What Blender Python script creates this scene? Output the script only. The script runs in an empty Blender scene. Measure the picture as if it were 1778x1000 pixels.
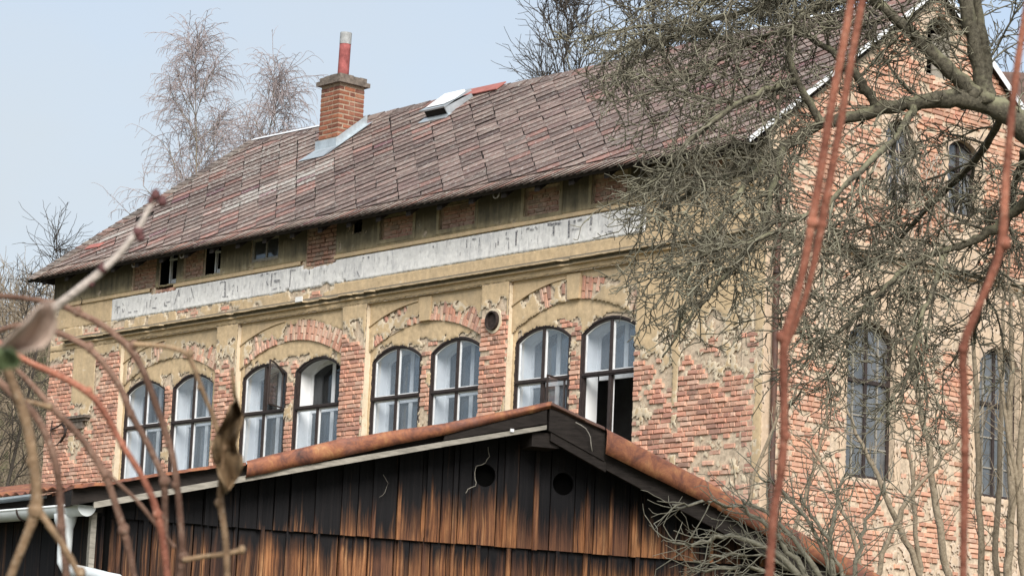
import bpy, math, random
import numpy as np
from mathutils import Vector, Matrix, Euler

random.seed(7)
SC = bpy.context.scene
COL = SC.collection

# ------------------------------------------------------------------ camera
F = 5000.0; ROLL = .043; HD = 868.0
pitch = math.atan(HD / F)
fw = np.array([0, math.cos(pitch), math.sin(pitch)]); r0 = np.array([1., 0, 0]); u0 = np.cross(r0, fw)
RX = r0 * math.cos(ROLL) + u0 * math.sin(ROLL)
UX = u0 * math.cos(ROLL) - r0 * math.sin(ROLL)
CAM = np.array([0, 0, 1.6])
cd = bpy.data.cameras.new('camera'); cam = bpy.data.objects.new('camera', cd); COL.objects.link(cam)
m3 = Matrix(((RX[0], UX[0], -fw[0]), (RX[1], UX[1], -fw[1]), (RX[2], UX[2], -fw[2])))
cam.matrix_world = Matrix.Translation(Vector(CAM)) @ m3.to_4x4()
cd.sensor_width = 36; cd.sensor_fit = 'HORIZONTAL'; cd.lens = F / 1778 * 36
cd.clip_start = .05; cd.clip_end = 2000
cd.dof.use_dof = True; cd.dof.focus_distance = 42; cd.dof.aperture_fstop = 40
SC.camera = cam

# ------------------------------------------------------------------ light
SUN_DIR = Vector((.12, -.85, .62)).normalized()
W = bpy.data.worlds.new('World'); SC.world = W; W.use_nodes = True
nt = W.node_tree; nt.nodes.clear()
N = nt.nodes.new; L_ = nt.links.new
out = N('ShaderNodeOutputWorld'); bg = N('ShaderNodeBackground')
sky = N('ShaderNodeTexSky'); sky.sky_type = 'NISHITA'; sky.sun_disc = False
sky.sun_elevation = math.asin(SUN_DIR.z); sky.sun_rotation = math.atan2(SUN_DIR.x, SUN_DIR.y)
sky.altitude = 400; sky.air_density = 1.0; sky.dust_density = 2.0
tc = N('ShaderNodeTexCoord'); mp = N('ShaderNodeMapping'); mp.inputs['Scale'].default_value = (1, 1, 2.2)
mp.inputs['Rotation'].default_value = (.3, .2, .5)
nz = N('ShaderNodeTexNoise'); nz.inputs['Scale'].default_value = 3.2; nz.inputs['Detail'].default_value = 5; nz.inputs['Roughness'].default_value = .45
rp = N('ShaderNodeValToRGB'); rp.color_ramp.elements[0].position = .3; rp.color_ramp.elements[1].position = .72
rp.color_ramp.elements[0].color = (.40,) * 3 + (1,); rp.color_ramp.elements[1].color = (.97,) * 3 + (1,)
mx = N('ShaderNodeMix'); mx.data_type = 'RGBA'
mx.inputs['B'].default_value = (3.35, 3.65, 3.9, 1)      # cloud brightness before the Background strength
L_(tc.outputs['Generated'], mp.inputs['Vector']); L_(mp.outputs[0], nz.inputs['Vector']); L_(nz.outputs['Fac'], rp.inputs[0])
L_(rp.outputs[0], mx.inputs['Factor']); L_(sky.outputs[0], mx.inputs['A']); L_(mx.outputs['Result'], bg.inputs['Color'])
bg.inputs['Strength'].default_value = .1; L_(bg.outputs[0], out.inputs[0])
sd = bpy.data.lights.new('sun', 'SUN'); sd.energy = 2.5; sd.angle = math.radians(32); sd.color = (1, .95, .88)
so = bpy.data.objects.new('sun', sd); COL.objects.link(so)
so.rotation_euler = SUN_DIR.to_track_quat('Z', 'Y').to_euler(); so.location = (10, -20, 30)
SC.view_settings.view_transform = 'Standard'; SC.view_settings.look = 'None'
SC.view_settings.gamma = 1; SC.view_settings.exposure = 1.03; SC.view_settings.use_curve_mapping = False
SC.cycles.max_bounces = 6; SC.cycles.transparent_max_bounces = 12

# ------------------------------------------------------------------ helpers
def at(x, y, D):
    """world point seen at photo pixel (x, y), D metres deep"""
    return CAM + (fw * F + RX * (x - 889.) - UX * (y - 500.)) / F * D

def tag(o, label=None, cat=None, group=None, kind=None):
    for k, v in (('label', label), ('category', cat), ('group', group), ('kind', kind)):
        if v: o[k] = v
    return o

def empty(name, loc=(0, 0, 0), rz=0):
    o = bpy.data.objects.new(name, None); o.location = Vector(loc); o.rotation_euler = (0, 0, rz)
    o.empty_display_size = .2; COL.objects.link(o); return o

def link(name, me, parent=None, loc=None, rot=None):
    o = bpy.data.objects.new(name, me); COL.objects.link(o)
    if parent is not None: o.parent = parent
    if loc is not None: o.location = loc
    if rot is not None: o.rotation_euler = rot
    return o

class MB:
    def __init__(s): s.v = []; s.f = []; s.mi = []; s.c = []; s.sm = []; s.cur = 0; s.col = (1, 1, 1, 1); s.smooth = False
    def add(s, vs, fs, col=None, mi=None):
        b = len(s.v); s.v.extend([tuple(map(float, p)) for p in vs]); s.c.extend([col or s.col] * len(vs))
        for f in fs: s.f.append(tuple(i + b for i in f)); s.mi.append(s.cur if mi is None else mi); s.sm.append(s.smooth)
    def box(s, a, b, col=None, mi=None):
        (x0, y0, z0), (x1, y1, z1) = a, b
        s.add([(x0, y0, z0), (x1, y0, z0), (x1, y1, z0), (x0, y1, z0), (x0, y0, z1), (x1, y0, z1), (x1, y1, z1), (x0, y1, z1)],
              [(0, 3, 2, 1), (4, 5, 6, 7), (0, 1, 5, 4), (1, 2, 6, 5), (2, 3, 7, 6), (3, 0, 4, 7)], col, mi)
    def prism(s, poly, y0, y1, col=None, mi=None):
        """poly: (s, z) counter-clockwise seen from -y; extruded from y0 (front) to y1"""
        n = len(poly)
        vs = [(p[0], y0, p[1]) for p in poly] + [(p[0], y1, p[1]) for p in poly]
        fs = [tuple(range(n)), tuple(range(2 * n - 1, n - 1, -1))] + [(i, n + i, n + (i + 1) % n, (i + 1) % n) for i in range(n)]
        s.add(vs, fs, col, mi)
    def ring(s, outer, inner, y0, y1, col=None, mi=None, closed=True):
        n = len(outer); vs = []
        for y in (y0, y1):
            vs += [(p[0], y, p[1]) for p in outer] + [(p[0], y, p[1]) for p in inner]
        fs = []
        for i in range(n if closed else n - 1):
            j = (i + 1) % n
            fs += [(i, j, n + j, n + i), (2 * n + j, 2 * n + i, 3 * n + i, 3 * n + j), (i, 2 * n + i, 2 * n + j, j), (n + j, 3 * n + j, 3 * n + i, n + i)]
        s.add(vs, fs, col, mi)
    def strip(s, xs, lo, hi, y0, y1, col=None, mi=None):
        """solid between curves lo(x) and hi(x)"""
        n = len(xs); vs = []
        for y in (y0, y1):
            vs += [(x, y, lo[i]) for i, x in enumerate(xs)] + [(x, y, hi[i]) for i, x in enumerate(xs)]
        fs = []
        for i in range(n - 1):
            if hi[i] - lo[i] < 1e-4 and hi[i + 1] - lo[i + 1] < 1e-4: continue
            fs += [(i, i + 1, n + i + 1, n + i), (2 * n + i + 1, 2 * n + i, 3 * n + i, 3 * n + i + 1),
                   (i + 1, i, 2 * n + i, 2 * n + i + 1), (n + i, n + i + 1, 3 * n + i + 1, 3 * n + i)]
        fs += [(0, n, 3 * n, 2 * n), (n - 1, 3 * n - 1, 4 * n - 1, 2 * n - 1)]
        s.add(vs, fs, col, mi)
    def tube(s, pts, rad, k=5, col=None, mi=None, cap=True):
        P = np.asarray(pts, float); n = len(P)
        R = np.full(n, rad) if np.isscalar(rad) else np.asarray(rad, float)
        T = np.empty_like(P); T[1:-1] = P[2:] - P[:-2]; T[0] = P[1] - P[0]; T[-1] = P[-1] - P[-2]
        T /= np.linalg.norm(T, axis=1)[:, None] + 1e-12
        a = np.array([0, 0, 1.]) if abs(T[0, 2]) < .9 else np.array([1., 0, 0])
        A = np.cross(T, a); A /= np.linalg.norm(A, axis=1)[:, None] + 1e-9; B = np.cross(T, A)
        th = np.arange(k) * 2 * math.pi / k
        V = P[:, None, :] + R[:, None, None] * (np.cos(th)[None, :, None] * A[:, None, :] + np.sin(th)[None, :, None] * B[:, None, :])
        b = len(s.v); s.v.extend(map(tuple, V.reshape(-1, 3))); s.c.extend([col or s.col] * (n * k))
        for i in range(n - 1):
            for j in range(k):
                j2 = (j + 1) % k
                s.f.append((b + i * k + j, b + i * k + j2, b + (i + 1) * k + j2, b + (i + 1) * k + j))
        m = (n - 1) * k
        if cap: s.f.append(tuple(b + j for j in range(k - 1, -1, -1))); s.f.append(tuple(b + (n - 1) * k + j for j in range(k))); m += 2
        s.mi.extend([s.cur if mi is None else mi] * m); s.sm.extend([True] * m)
    def mesh(s, name, mats):
        me = bpy.data.meshes.new(name); me.from_pydata(s.v, [], s.f)
        for m in (mats if isinstance(mats, (list, tuple)) else [mats]): me.materials.append(m)
        me.polygons.foreach_set('material_index', s.mi); me.polygons.foreach_set('use_smooth', s.sm)
        at_ = me.color_attributes.new('Col', 'FLOAT_COLOR', 'POINT')
        at_.data.foreach_set('color', np.array(s.c, np.float32).ravel())
        me.update(); return me
    def build(s, name, mats, parent=None, loc=None, rot=None):
        return link(name, s.mesh(name, mats), parent, loc, rot)

def vnoise(x, y, seed=0):
    """value noise, arrays, 0..1"""
    xi = np.floor(x).astype(np.int64); yi = np.floor(y).astype(np.int64); fx = x - xi; fy = y - yi
    def h(a, b):
        n = (a * 374761393 + b * 668265263 + seed * 1442695041) & 0x7fffffff
        n = ((n ^ (n >> 13)) * 1274126177) & 0x7fffffff
        return ((n ^ (n >> 16)) & 0xffff) / 65535.
    sx = fx * fx * (3 - 2 * fx); sy = fy * fy * (3 - 2 * fy)
    return (h(xi, yi) * (1 - sx) + h(xi + 1, yi) * sx) * (1 - sy) + (h(xi, yi + 1) * (1 - sx) + h(xi + 1, yi + 1) * sx) * sy
def fbm(x, y, seed=0, oct=4, f=1.):
    x = np.asarray(x, float); y = np.asarray(y, float); v = 0; a = .5; t = 0
    for i in range(oct): v = v + a * vnoise(x * f, y * f, seed + i * 17); t += a; a *= .55; f *= 2.03
    v = v / t
    return np.clip((v - .5) * 1.9 + .5, 0, 1)

# ------------------------------------------------------------------ materials
def nmat(name):
    m = bpy.data.materials.new(name); m.use_nodes = True; t = m.node_tree; t.nodes.clear()
    o = t.nodes.new('ShaderNodeOutputMaterial'); p = t.nodes.new('ShaderNodeBsdfPrincipled'); t.links.new(p.outputs[0], o.inputs[0])
    return m, t, p
def noise(t, scale, detail=4, rough=.6, vec=None, dist=0):
    n = t.nodes.new('ShaderNodeTexNoise'); n.inputs['Scale'].default_value = scale; n.inputs['Detail'].default_value = detail
    n.inputs['Roughness'].default_value = rough; n.inputs['Distortion'].default_value = dist
    if vec: t.links.new(vec, n.inputs['Vector'])
    return n.outputs['Fac']
def ramp(t, fac, stops):
    r = t.nodes.new('ShaderNodeValToRGB'); e = r.color_ramp.elements
    while len(e) < len(stops): e.new(.5)
    for i, (p, c) in enumerate(stops):
        e[i].position = p; e[i].color = (c if len(c) == 4 else tuple(c) + (1,)) if hasattr(c, '__len__') else (c, c, c, 1)
    t.links.new(fac, r.inputs[0]); return r.outputs[0]
def mixc(t, fac, a, b, mode='MIX'):
    m = t.nodes.new('ShaderNodeMix'); m.data_type = 'RGBA'; m.blend_type = mode
    for k, v in (('Factor', fac), ('A', a), ('B', b)):
        if hasattr(v, 'is_linked') or hasattr(v, 'links'): t.links.new(v, m.inputs[k])
        elif k == 'Factor': m.inputs[k].default_value = v
        else: m.inputs[k].default_value = tuple(v) + (1,) if len(v) == 3 else v
    return m.outputs['Result']
def math_(t, op, a, b=None, clamp=False):
    m = t.nodes.new('ShaderNodeMath'); m.operation = op; m.use_clamp = clamp
    for i, v in enumerate((a, b)):
        if v is None: continue
        if hasattr(v, 'links'): t.links.new(v, m.inputs[i])
        else: m.inputs[i].default_value = v
    return m.outputs[0]
def bump(t, p, h, strength=.3, dist=.01):
    b = t.nodes.new('ShaderNodeBump'); b.inputs['Strength'].default_value = strength; b.inputs['Distance'].default_value = dist
    t.links.new(h, b.inputs['Height']); t.links.new(b.outputs[0], p.inputs['Normal'])
def attr(t, name='Col'):
    a = t.nodes.new('ShaderNodeAttribute'); a.attribute_name = name; return a
def objvec(t, per_object=False):
    c = t.nodes.new('ShaderNodeTexCoord')
    if not per_object: return c.outputs['Object']
    g = t.nodes.new('ShaderNodeNewGeometry'); return g.outputs['Position']
def mapv(t, vec, sc):
    m = t.nodes.new('ShaderNodeMapping'); m.inputs['Scale'].default_value = sc; t.links.new(vec, m.inputs['Vector']); return m.outputs[0]

def plain(name, c, rough=.8, metal=0, var=.25, scale=8, spec=.3, bmp=.2, stretch=(1, 1, 1)):
    m, t, p = nmat(name); v = mapv(t, objvec(t), stretch); n = noise(t, scale, 5, .65, v)
    lo = tuple(x * (1 - var) for x in c); hi = tuple(min(1, x * (1 + var)) for x in c)
    t.links.new(ramp(t, n, [(.3, lo), (.7, hi)]), p.inputs['Base Color'])
    p.inputs['Roughness'].default_value = rough; p.inputs['Metallic'].default_value = metal; p.inputs['Specular IOR Level'].default_value = spec
    bump(t, p, noise(t, scale * 5, 4, .7, v), bmp, .004); return m

def m_brick(name='brick', dust=.30, smear=.55):
    m, t, p = nmat(name); v = objvec(t, True); a = attr(t)
    n1 = noise(t, 22, 5, .7, v); n2 = noise(t, 3.0, 4, .6, v); n3 = noise(t, 60, 3, .6, v)
    c = mixc(t, 1., a.outputs['Color'], ramp(t, n1, [(.28, (.72, .68, .66)), (.68, (1.18, 1.16, 1.15))]), 'MULTIPLY')
    # lime and mortar smears, dark soot
    c = mixc(t, ramp(t, n2, [(.52, 0.), (.70, smear)]), c, (.60, .46, .36))
    c = mixc(t, ramp(t, n3, [(.68, 0.), (.78, .45)]), c, (.17, .09, .07))
    c = mixc(t, dust, c, (.61, .44, .35))
    t.links.new(c, p.inputs['Base Color']); p.inputs['Roughness'].default_value = .93; p.inputs['Specular IOR Level'].default_value = .15
    bump(t, p, n1, .5, .01); return m
def m_plaster(name, ochre, cream, dirt, dirt_amt, smear=0):
    """Col.r: share of pale under-coat; Col.g: extra grime; noise does the rest"""
    m, t, p = nmat(name); v = objvec(t); a = attr(t)
    sp = t.nodes.new('ShaderNodeSeparateColor'); t.links.new(a.outputs['Color'], sp.inputs[0])
    n1 = noise(t, 1.7, 6, .62, v); n2 = noise(t, 12, 5, .7, v); n3 = noise(t, 45, 4, .7, v)
    st = noise(t, 1, 5, .6, mapv(t, v, (9, 9, .9)))
    base = mixc(t, ramp(t, n2, [(.3, 0.), (.7, 1.)]), tuple(x * .82 for x in ochre), tuple(min(1, x * 1.12) for x in ochre))
    f = math_(t, 'ADD', sp.outputs[0], math_(t, 'MULTIPLY', math_(t, 'SUBTRACT', n2, .5), .9))
    c = mixc(t, ramp(t, f, [(.42, 0.), (.56, 1.)]), base, mixc(t, n3, tuple(x * .72 for x in cream), tuple(min(1, x * 1.15) for x in cream)))
    d = math_(t, 'ADD', math_(t, 'MULTIPLY', math_(t, 'ADD', n1, st), .5), math_(t, 'MULTIPLY', math_(t, 'SUBTRACT', sp.outputs[1], .3), .6))
    c = mixc(t, ramp(t, d, [(.42, 0.), (.72, dirt_amt)]), c, dirt)
    if smear:
        s1 = noise(t, 1, 5, .7, mapv(t, v, (11, 11, 3.5)), .6); s2 = noise(t, 1, 3, .6, mapv(t, v, (1.3, 1.3, 1.3)))
        c = mixc(t, ramp(t, math_(t, 'ADD', s1, math_(t, 'MULTIPLY', math_(t, 'SUBTRACT', s2, .5), .5)), [(.48, 0.), (.72, smear)]), c, (.40, .40, .41))
    t.links.new(c, p.inputs['Base Color']); p.inputs['Roughness'].default_value = .95; p.inputs['Specular IOR Level'].default_value = .1
    bump(t, p, math_(t, 'ADD', n3, n2), .35, .008); return m
def m_tile():
    m, t, p = nmat('roof_tile'); v = objvec(t, True); a = attr(t)
    n1 = noise(t, 7, 6, .72, v); n2 = noise(t, 28, 4, .7, v); n3 = noise(t, 1.1, 4, .6, v); n4 = noise(t, 16, 4, .75, v)
    c = mixc(t, 1., a.outputs['Color'], ramp(t, n1, [(.28, (.55, .54, .55)), (.72, (1.4, 1.36, 1.33))]), 'MULTIPLY')
    c = mixc(t, ramp(t, n3, [(.5, 0.), (.7, .4)]), c, (.085, .072, .062))
    lich = math_(t, 'ADD', math_(t, 'ADD', math_(t, 'MULTIPLY', math_(t, 'SUBTRACT', n4, .5), 1.5), .5), math_(t, 'MULTIPLY', a.outputs['Alpha'], .42))
    c = mixc(t, ramp(t, lich, [(.64, 0.), (.69, .8)]), c, (.46, .44, .40))
    c = mixc(t, ramp(t, n2, [(.66, 0.), (.72, .55)]), c, (.33, .29, .24))
    t.links.new(c, p.inputs['Base Color']); p.inputs['Roughness'].default_value = .72; p.inputs['Specular IOR Level'].default_value = .35
    bump(t, p, n1, .3, .006); return m
def m_tarwood():
    """tarred boards; the tar has weathered off below a ragged line (Col.r = how weathered), grain along z"""
    m, t, p = nmat('tarred_board'); v = objvec(t); a = attr(t)
    sp = t.nodes.new('ShaderNodeSeparateColor'); t.links.new(a.outputs['Color'], sp.inputs[0])
    wob = noise(t, 1, 3, .5, mapv(t, v, (5, 5, 2.2)))
    cx = t.nodes.new('ShaderNodeCombineXYZ'); t.links.new(math_(t, 'MULTIPLY', wob, .05), cx.inputs[0]); t.links.new(math_(t, 'MULTIPLY', sp.outputs[2], 7.), cx.inputs[2])
    va = t.nodes.new('ShaderNodeVectorMath'); va.operation = 'ADD'; t.links.new(v, va.inputs[0]); t.links.new(cx.outputs[0], va.inputs[1]); v2 = va.outputs[0]
    g1 = noise(t, 1, 6, .68, mapv(t, v2, (70, 70, 1.3)), .3); g2 = noise(t, 1, 5, .6, mapv(t, v2, (16, 16, .9)), .4); g4 = noise(t, 1, 4, .6, mapv(t, v2, (7, 7, 2.5)))
    g3 = noise(t, 1, 4, .6, mapv(t, v2, (120, 120, 4)))
    vo = t.nodes.new('ShaderNodeTexVoronoi'); vo.inputs['Scale'].default_value = 1; t.links.new(mapv(t, v2, (9, 9, 3.2)), vo.inputs['Vector'])
    w = math_(t, 'ADD', sp.outputs[0], math_(t, 'ADD', math_(t, 'MULTIPLY', math_(t, 'SUBTRACT', g2, .5), 1.7), math_(t, 'MULTIPLY', math_(t, 'SUBTRACT', g1, .5), .75)))
    wood = ramp(t, g1, [(.30, (.022, .009, .006)), (.41, (.12, .048, .024)), (.50, (.27, .115, .048)), (.60, (.36, .175, .078)), (.72, (.52, .32, .165))])
    wood = mixc(t, ramp(t, g4, [(.36, .7), (.54, 0.)]), wood, mixc(t, g3, (.035, .016, .011), (.16, .07, .038)))
    wood = mixc(t, ramp(t, vo.outputs['Distance'], [(.05, .9), (.16, 0.)]), wood, (.03, .013, .009))
    wood = mixc(t, sp.outputs[1], wood, mixc(t, g3, (.045, .022, .017), (.15, .07, .045)))
    tar = ramp(t, g1, [(.3, (.004, .004, .005)), (.55, (.008, .0075, .009)), (.78, (.018, .014, .013))])
    t.links.new(mixc(t, ramp(t, w, [(.22, 0.), (.50, .25), (.92, 1.)]), tar, wood), p.inputs['Base Color'])
    p.inputs['Roughness'].default_value = .75; p.inputs['Specular IOR Level'].default_value = .2
    bump(t, p, g1, .5, .006); return m
def m_rust(name='rusty_sheet', dark=0.):
    m, t, p = nmat(name); v = objvec(t); n1 = noise(t, 6.5, 7, .74, v, .5); n2 = noise(t, 30, 5, .7, v); n3 = noise(t, 2.2, 4, .6, v)
    c = ramp(t, n1, [(.30, (.055, .028, .024)), (.42, (.17, .065, .042)), (.54, (.30, .115, .058)), (.64, (.40, .19, .085)), (.74, (.52, .35, .20))])
    c = mixc(t, ramp(t, n2, [(.55, 0.), (.75, .7)]), c, (.10, .055, .05))
    c = mixc(t, ramp(t, n3, [(.55, 0.), (.7, .6)]), c, (.22, .12, .11))
    if dark: c = mixc(t, dark, c, (.05, .035, .03))
    t.links.new(c, p.inputs['Base Color']); p.inputs['Roughness'].default_value = .7; p.inputs['Metallic'].default_value = .15
    bump(t, p, n1, .4, .01); return m
def m_bark(name, a, b, moss=None, sc=30, flecks=None):
    m, t, p = nmat(name); v = objvec(t); n = noise(t, sc, 5, .7, v); c = ramp(t, n, [(.3, a), (.7, b)])
    if moss:
        n2 = noise(t, 7, 4, .6, v); g = t.nodes.new('ShaderNodeNewGeometry'); s = t.nodes.new('ShaderNodeSeparateXYZ'); t.links.new(g.outputs['Normal'], s.inputs[0])
        f = math_(t, 'ADD', n2, math_(t, 'MULTIPLY', s.outputs[2], .22))      # more of the moss tint on upward faces
        c = mixc(t, ramp(t, f, [(.5, 0.), (.75, .75)]), c, moss)
    if flecks:
        f1 = noise(t, 1, 3, .6, mapv(t, v, (900, 900, 260))); f2 = noise(t, 11, 4, .7, v)
        c = mixc(t, ramp(t, f1, [(.56, 0.), (.68, .75)]), c, flecks); c = mixc(t, ramp(t, f2, [(.40, .7), (.58, 0.)]), c, tuple(q * .55 for q in a))
    t.links.new(c, p.inputs['Base Color']); p.inputs['Roughness'].default_value = .85; p.inputs['Specular IOR Level'].default_value = .2
    bump(t, p, n, .7, .01); return m
def m_glass(name, tint, refl, dirt):
    m = bpy.data.materials.new(name); m.use_nodes = True; t = m.node_tree; t.nodes.clear(); n = t.nodes.new; l = t.links.new
    o = n('ShaderNodeOutputMaterial'); tr = n('ShaderNodeBsdfTransparent'); gl = n('ShaderNodeBsdfGlossy'); df = n('ShaderNodeBsdfDiffuse')
    tr.inputs[0].default_value = tint + (1,); gl.inputs['Roughness'].default_value = .04; gl.inputs['Color'].default_value = (.9, .95, 1, 1)
    df.inputs[0].default_value = (.42, .43, .44, 1)
    v = objvec(t); nn = noise(t, 2.5, 4, .6, v)
    m1 = n('ShaderNodeMixShader'); m2 = n('ShaderNodeMixShader'); m1.inputs[0].default_value = refl
    l(tr.outputs[0], m1.inputs[1]); l(gl.outputs[0], m1.inputs[2])
    l(ramp(t, nn, [(.3, dirt * .4), (.7, dirt * 1.5)]), m2.inputs[0]); l(m1.outputs[0], m2.inputs[1]); l(df.outputs[0], m2.inputs[2]); l(m2.outputs[0], o.inputs[0])
    return m
def m_lettering(name='faded_lettering', lo=.12, hi=.85):
    m = bpy.data.materials.new(name); m.use_nodes = True; t = m.node_tree; t.nodes.clear(); n = t.nodes.new; l = t.links.new
    o = n('ShaderNodeOutputMaterial'); tr = n('ShaderNodeBsdfTransparent'); df = n('ShaderNodeBsdfDiffuse'); df.inputs[0].default_value = (.13, .13, .15, 1)
    mx_ = n('ShaderNodeMixShader'); v = objvec(t)
    l(ramp(t, noise(t, 26, 4, .7, v), [(.36, lo), (.60, hi)]), mx_.inputs[0]); l(tr.outputs[0], mx_.inputs[1]); l(df.outputs[0], mx_.inputs[2]); l(mx_.outputs[0], o.inputs[0])
    return m

M = dict(
    brick=m_brick(), chimney_brick=m_brick('chimney_brick', .02, .12), tile=m_tile(), tar=m_tarwood(), rust=m_rust(), rustdark=m_rust('dark_rusty_metal', .75),
    plaster=m_plaster('ochre_plaster', (.57, .43, .265), (.69, .585, .44), (.31, .255, .185), .5),
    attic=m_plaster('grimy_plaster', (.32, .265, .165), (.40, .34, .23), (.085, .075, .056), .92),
    grime_and_shade=m_plaster('weathered_and_shaded_ledge', (.34, .29, .21), (.42, .37, .28), (.13, .115, .09), .9),
    gplaster=m_plaster('gable_plaster', (.57, .44, .32), (.64, .52, .41), (.33, .25, .19), .5),
    white=m_plaster('whitewashed_band', (.77, .76, .735), (.66, .63, .58), (.50, .49, .485), .5, .75),
    mortar=plain('mortar', (.52, .42, .315), .95, 0, .35, 14, .1, .5),
    interior=plain('interior_dark', (.14, .13, .12), .9, 0, .3, 2, .1, 0),
    reveal=plain('white_reveal', (.80, .81, .82), .8, 0, .05, 2, .2, .05),
    wood_dark=plain('dark_brown_frame', (.036, .026, .024), .6, 0, .5, 14, .35, .3, (3, 3, 1)),
    white_paint=plain('white_frame_paint', (.74, .75, .76), .6, 0, .12, 10, .3, .1),
    grey_wood=plain('weathered_grey_wood', (.27, .25, .215), .85, 0, .35, 9, .2, .4, (1, 6, 6)),
    dark_wood=plain('dark_old_wood', (.022, .018, .016), .85, 0, .5, 9, .2, .5, (1, 8, 8)),
    black=plain('hollow_black', (.006, .006, .006), 1, 0, .2, 4, 0, 0),
    zinc=plain('zinc_sheet', (.50, .55, .58), .45, .6, .2, 6, .5, .1),
    white_metal=plain('white_gutter_metal', (.66, .70, .71), .5, .1, .10, 5, .4, .05),
    verge=plain('pale_verge_sheet', (.82, .83, .84), .5, .2, .1, 3, .4, .05),
    red_metal=plain('red_pipe_paint', (.27, .085, .08), .85, 0, .45, 7, .2, .2),
    pipe_grey=plain('bare_pipe_cement', (.33, .34, .34), .85, 0, .35, 14, .2, .2),
    chimney_mortar=plain('chimney_mortar', (.33, .255, .19), .95, 0, .3, 14, .1, .4),
    redsheet=plain('red_sheet', (.38, .135, .11), .6, .1, .15, 5, .3, .05),
    concrete=plain('grimy_concrete', (.16, .135, .115), .95, 0, .5, 12, .1, .6),
    iron=plain('rusty_iron', (.045, .033, .03), .8, .3, .5, 20, .3, .2),
    glass=m_glass('old_window_glass', (.95, .97, .99), .07, .05),
    inner_glass=m_glass('inner_window_glass', (.45, .465, .48), .085, .10),
    inner_dim=m_glass('dim_window_glass', (.30, .31, .32), .06, .06), inner_pale=m_glass('pale_window_glass', (.5, .52, .54), .10, .22),
    letters=m_lettering(), smear=m_lettering('paint_smear', .0, .38),
    bark_fruit=m_bark('fruit_bark', (.03, .027, .02), (.15, .135, .10), (.26, .255, .16), 42),
    twig=m_bark('fruit_twig_bark', (.04, .036, .027), (.21, .19, .145), (.29, .28, .20), 14),
    bark_dark=m_bark('dark_bark', (.03, .026, .022), (.10, .085, .07)),
    birch_twig=m_bark('birch_twig_bark', (.27, .225, .225), (.44, .38, .375)),
    bark_grey=m_bark('grey_bark', (.13, .105, .08), (.34, .29, .23), (.25, .24, .15)),
    sapling=m_bark('sapling_bark', (.16, .125, .085), (.36, .30, .22)),
    hazel=m_bark('hazel_bark', (.17, .155, .12), (.38, .36, .28)),
    brush=m_bark('brush_twigs', (.15, .12, .085), (.36, .29, .21), None, 3),
    vine_brown=m_bark('vine_brown', (.13, .07, .05), (.27, .165, .12), None, 26, (.42, .33, .26)),
    vine_red=m_bark('vine_red', (.21, .075, .05), (.38, .155, .10), None, 22, (.50, .30, .22)),
    vine_tan=m_bark('vine_tan', (.20, .125, .075), (.36, .25, .15), None, 26, (.50, .42, .32)),
    stalk=m_bark('grey_stalk', (.33, .28, .24), (.52, .46, .42), None, 40),
    bud=plain('dark_bud', (.10, .045, .045), .7, 0, .4, 60, .2, .2),
    leaf=plain('withered_leaf', (.17, .115, .065), .8, 0, .55, 45, .25, .6),
    paleleaf=plain('pale_withered_leaf', (.40, .31, .26), .75, 0, .25, 25, .25, .3),
    greenleaf=plain('green_leaf', (.09, .12, .055), .7, 0, .4, 30, .3, .3),
    ground=plain('rough_grass_ground', (.10, .095, .055), .95, 0, .4, .7, .1, .5),
    hillm=plain('leaf_litter_hill', (.18, .14, .095), .95, 0, .4, .9, .1, .6),
    oldroof=plain('brown_roofing', (.13, .085, .07), .85, 0, .35, 3, .2, .3),
    creeper=m_bark('dead_creeper', (.26, .22, .18), (.50, .44, .37), None, 20),
)

# ------------------------------------------------------------------ terrain
def ground_z(x, y):
    x = np.asarray(x, float); y = np.asarray(y, float)
    sm = lambda a, b, t: (lambda q: q * q * (3 - 2 * q))(np.clip((t - a) / (b - a), 0, 1))
    z = 1.0 * sm(6, 20, y) + 3.2 * sm(24, 40, y) + 12.0 * sm(62, 100, y) + 3 * sm(100, 240, y)
    return z + .15 * np.sin(x * .35 + 1) * sm(8, 30, y)
n = 90
xs = np.linspace(-1, 1, n); xs = np.sign(xs) * np.abs(xs) ** 1.6 * 420
ys = np.concatenate([np.linspace(-300, -20, 14), np.linspace(-10, 130, 71), np.linspace(140, 600, 20)])
XX, YY = np.meshgrid(xs, ys); ZZ = ground_z(XX, YY)
mb = MB(); mb.smooth = True
mb.add(np.stack([XX, YY, ZZ], -1).reshape(-1, 3).tolist(),
       [(j * n + i, j * n + i + 1, (j + 1) * n + i + 1, (j + 1) * n + i) for j in range(len(ys) - 1) for i in range(n - 1)])
g = mb.build('ground', M['ground']); tag(g, kind='structure')

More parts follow.
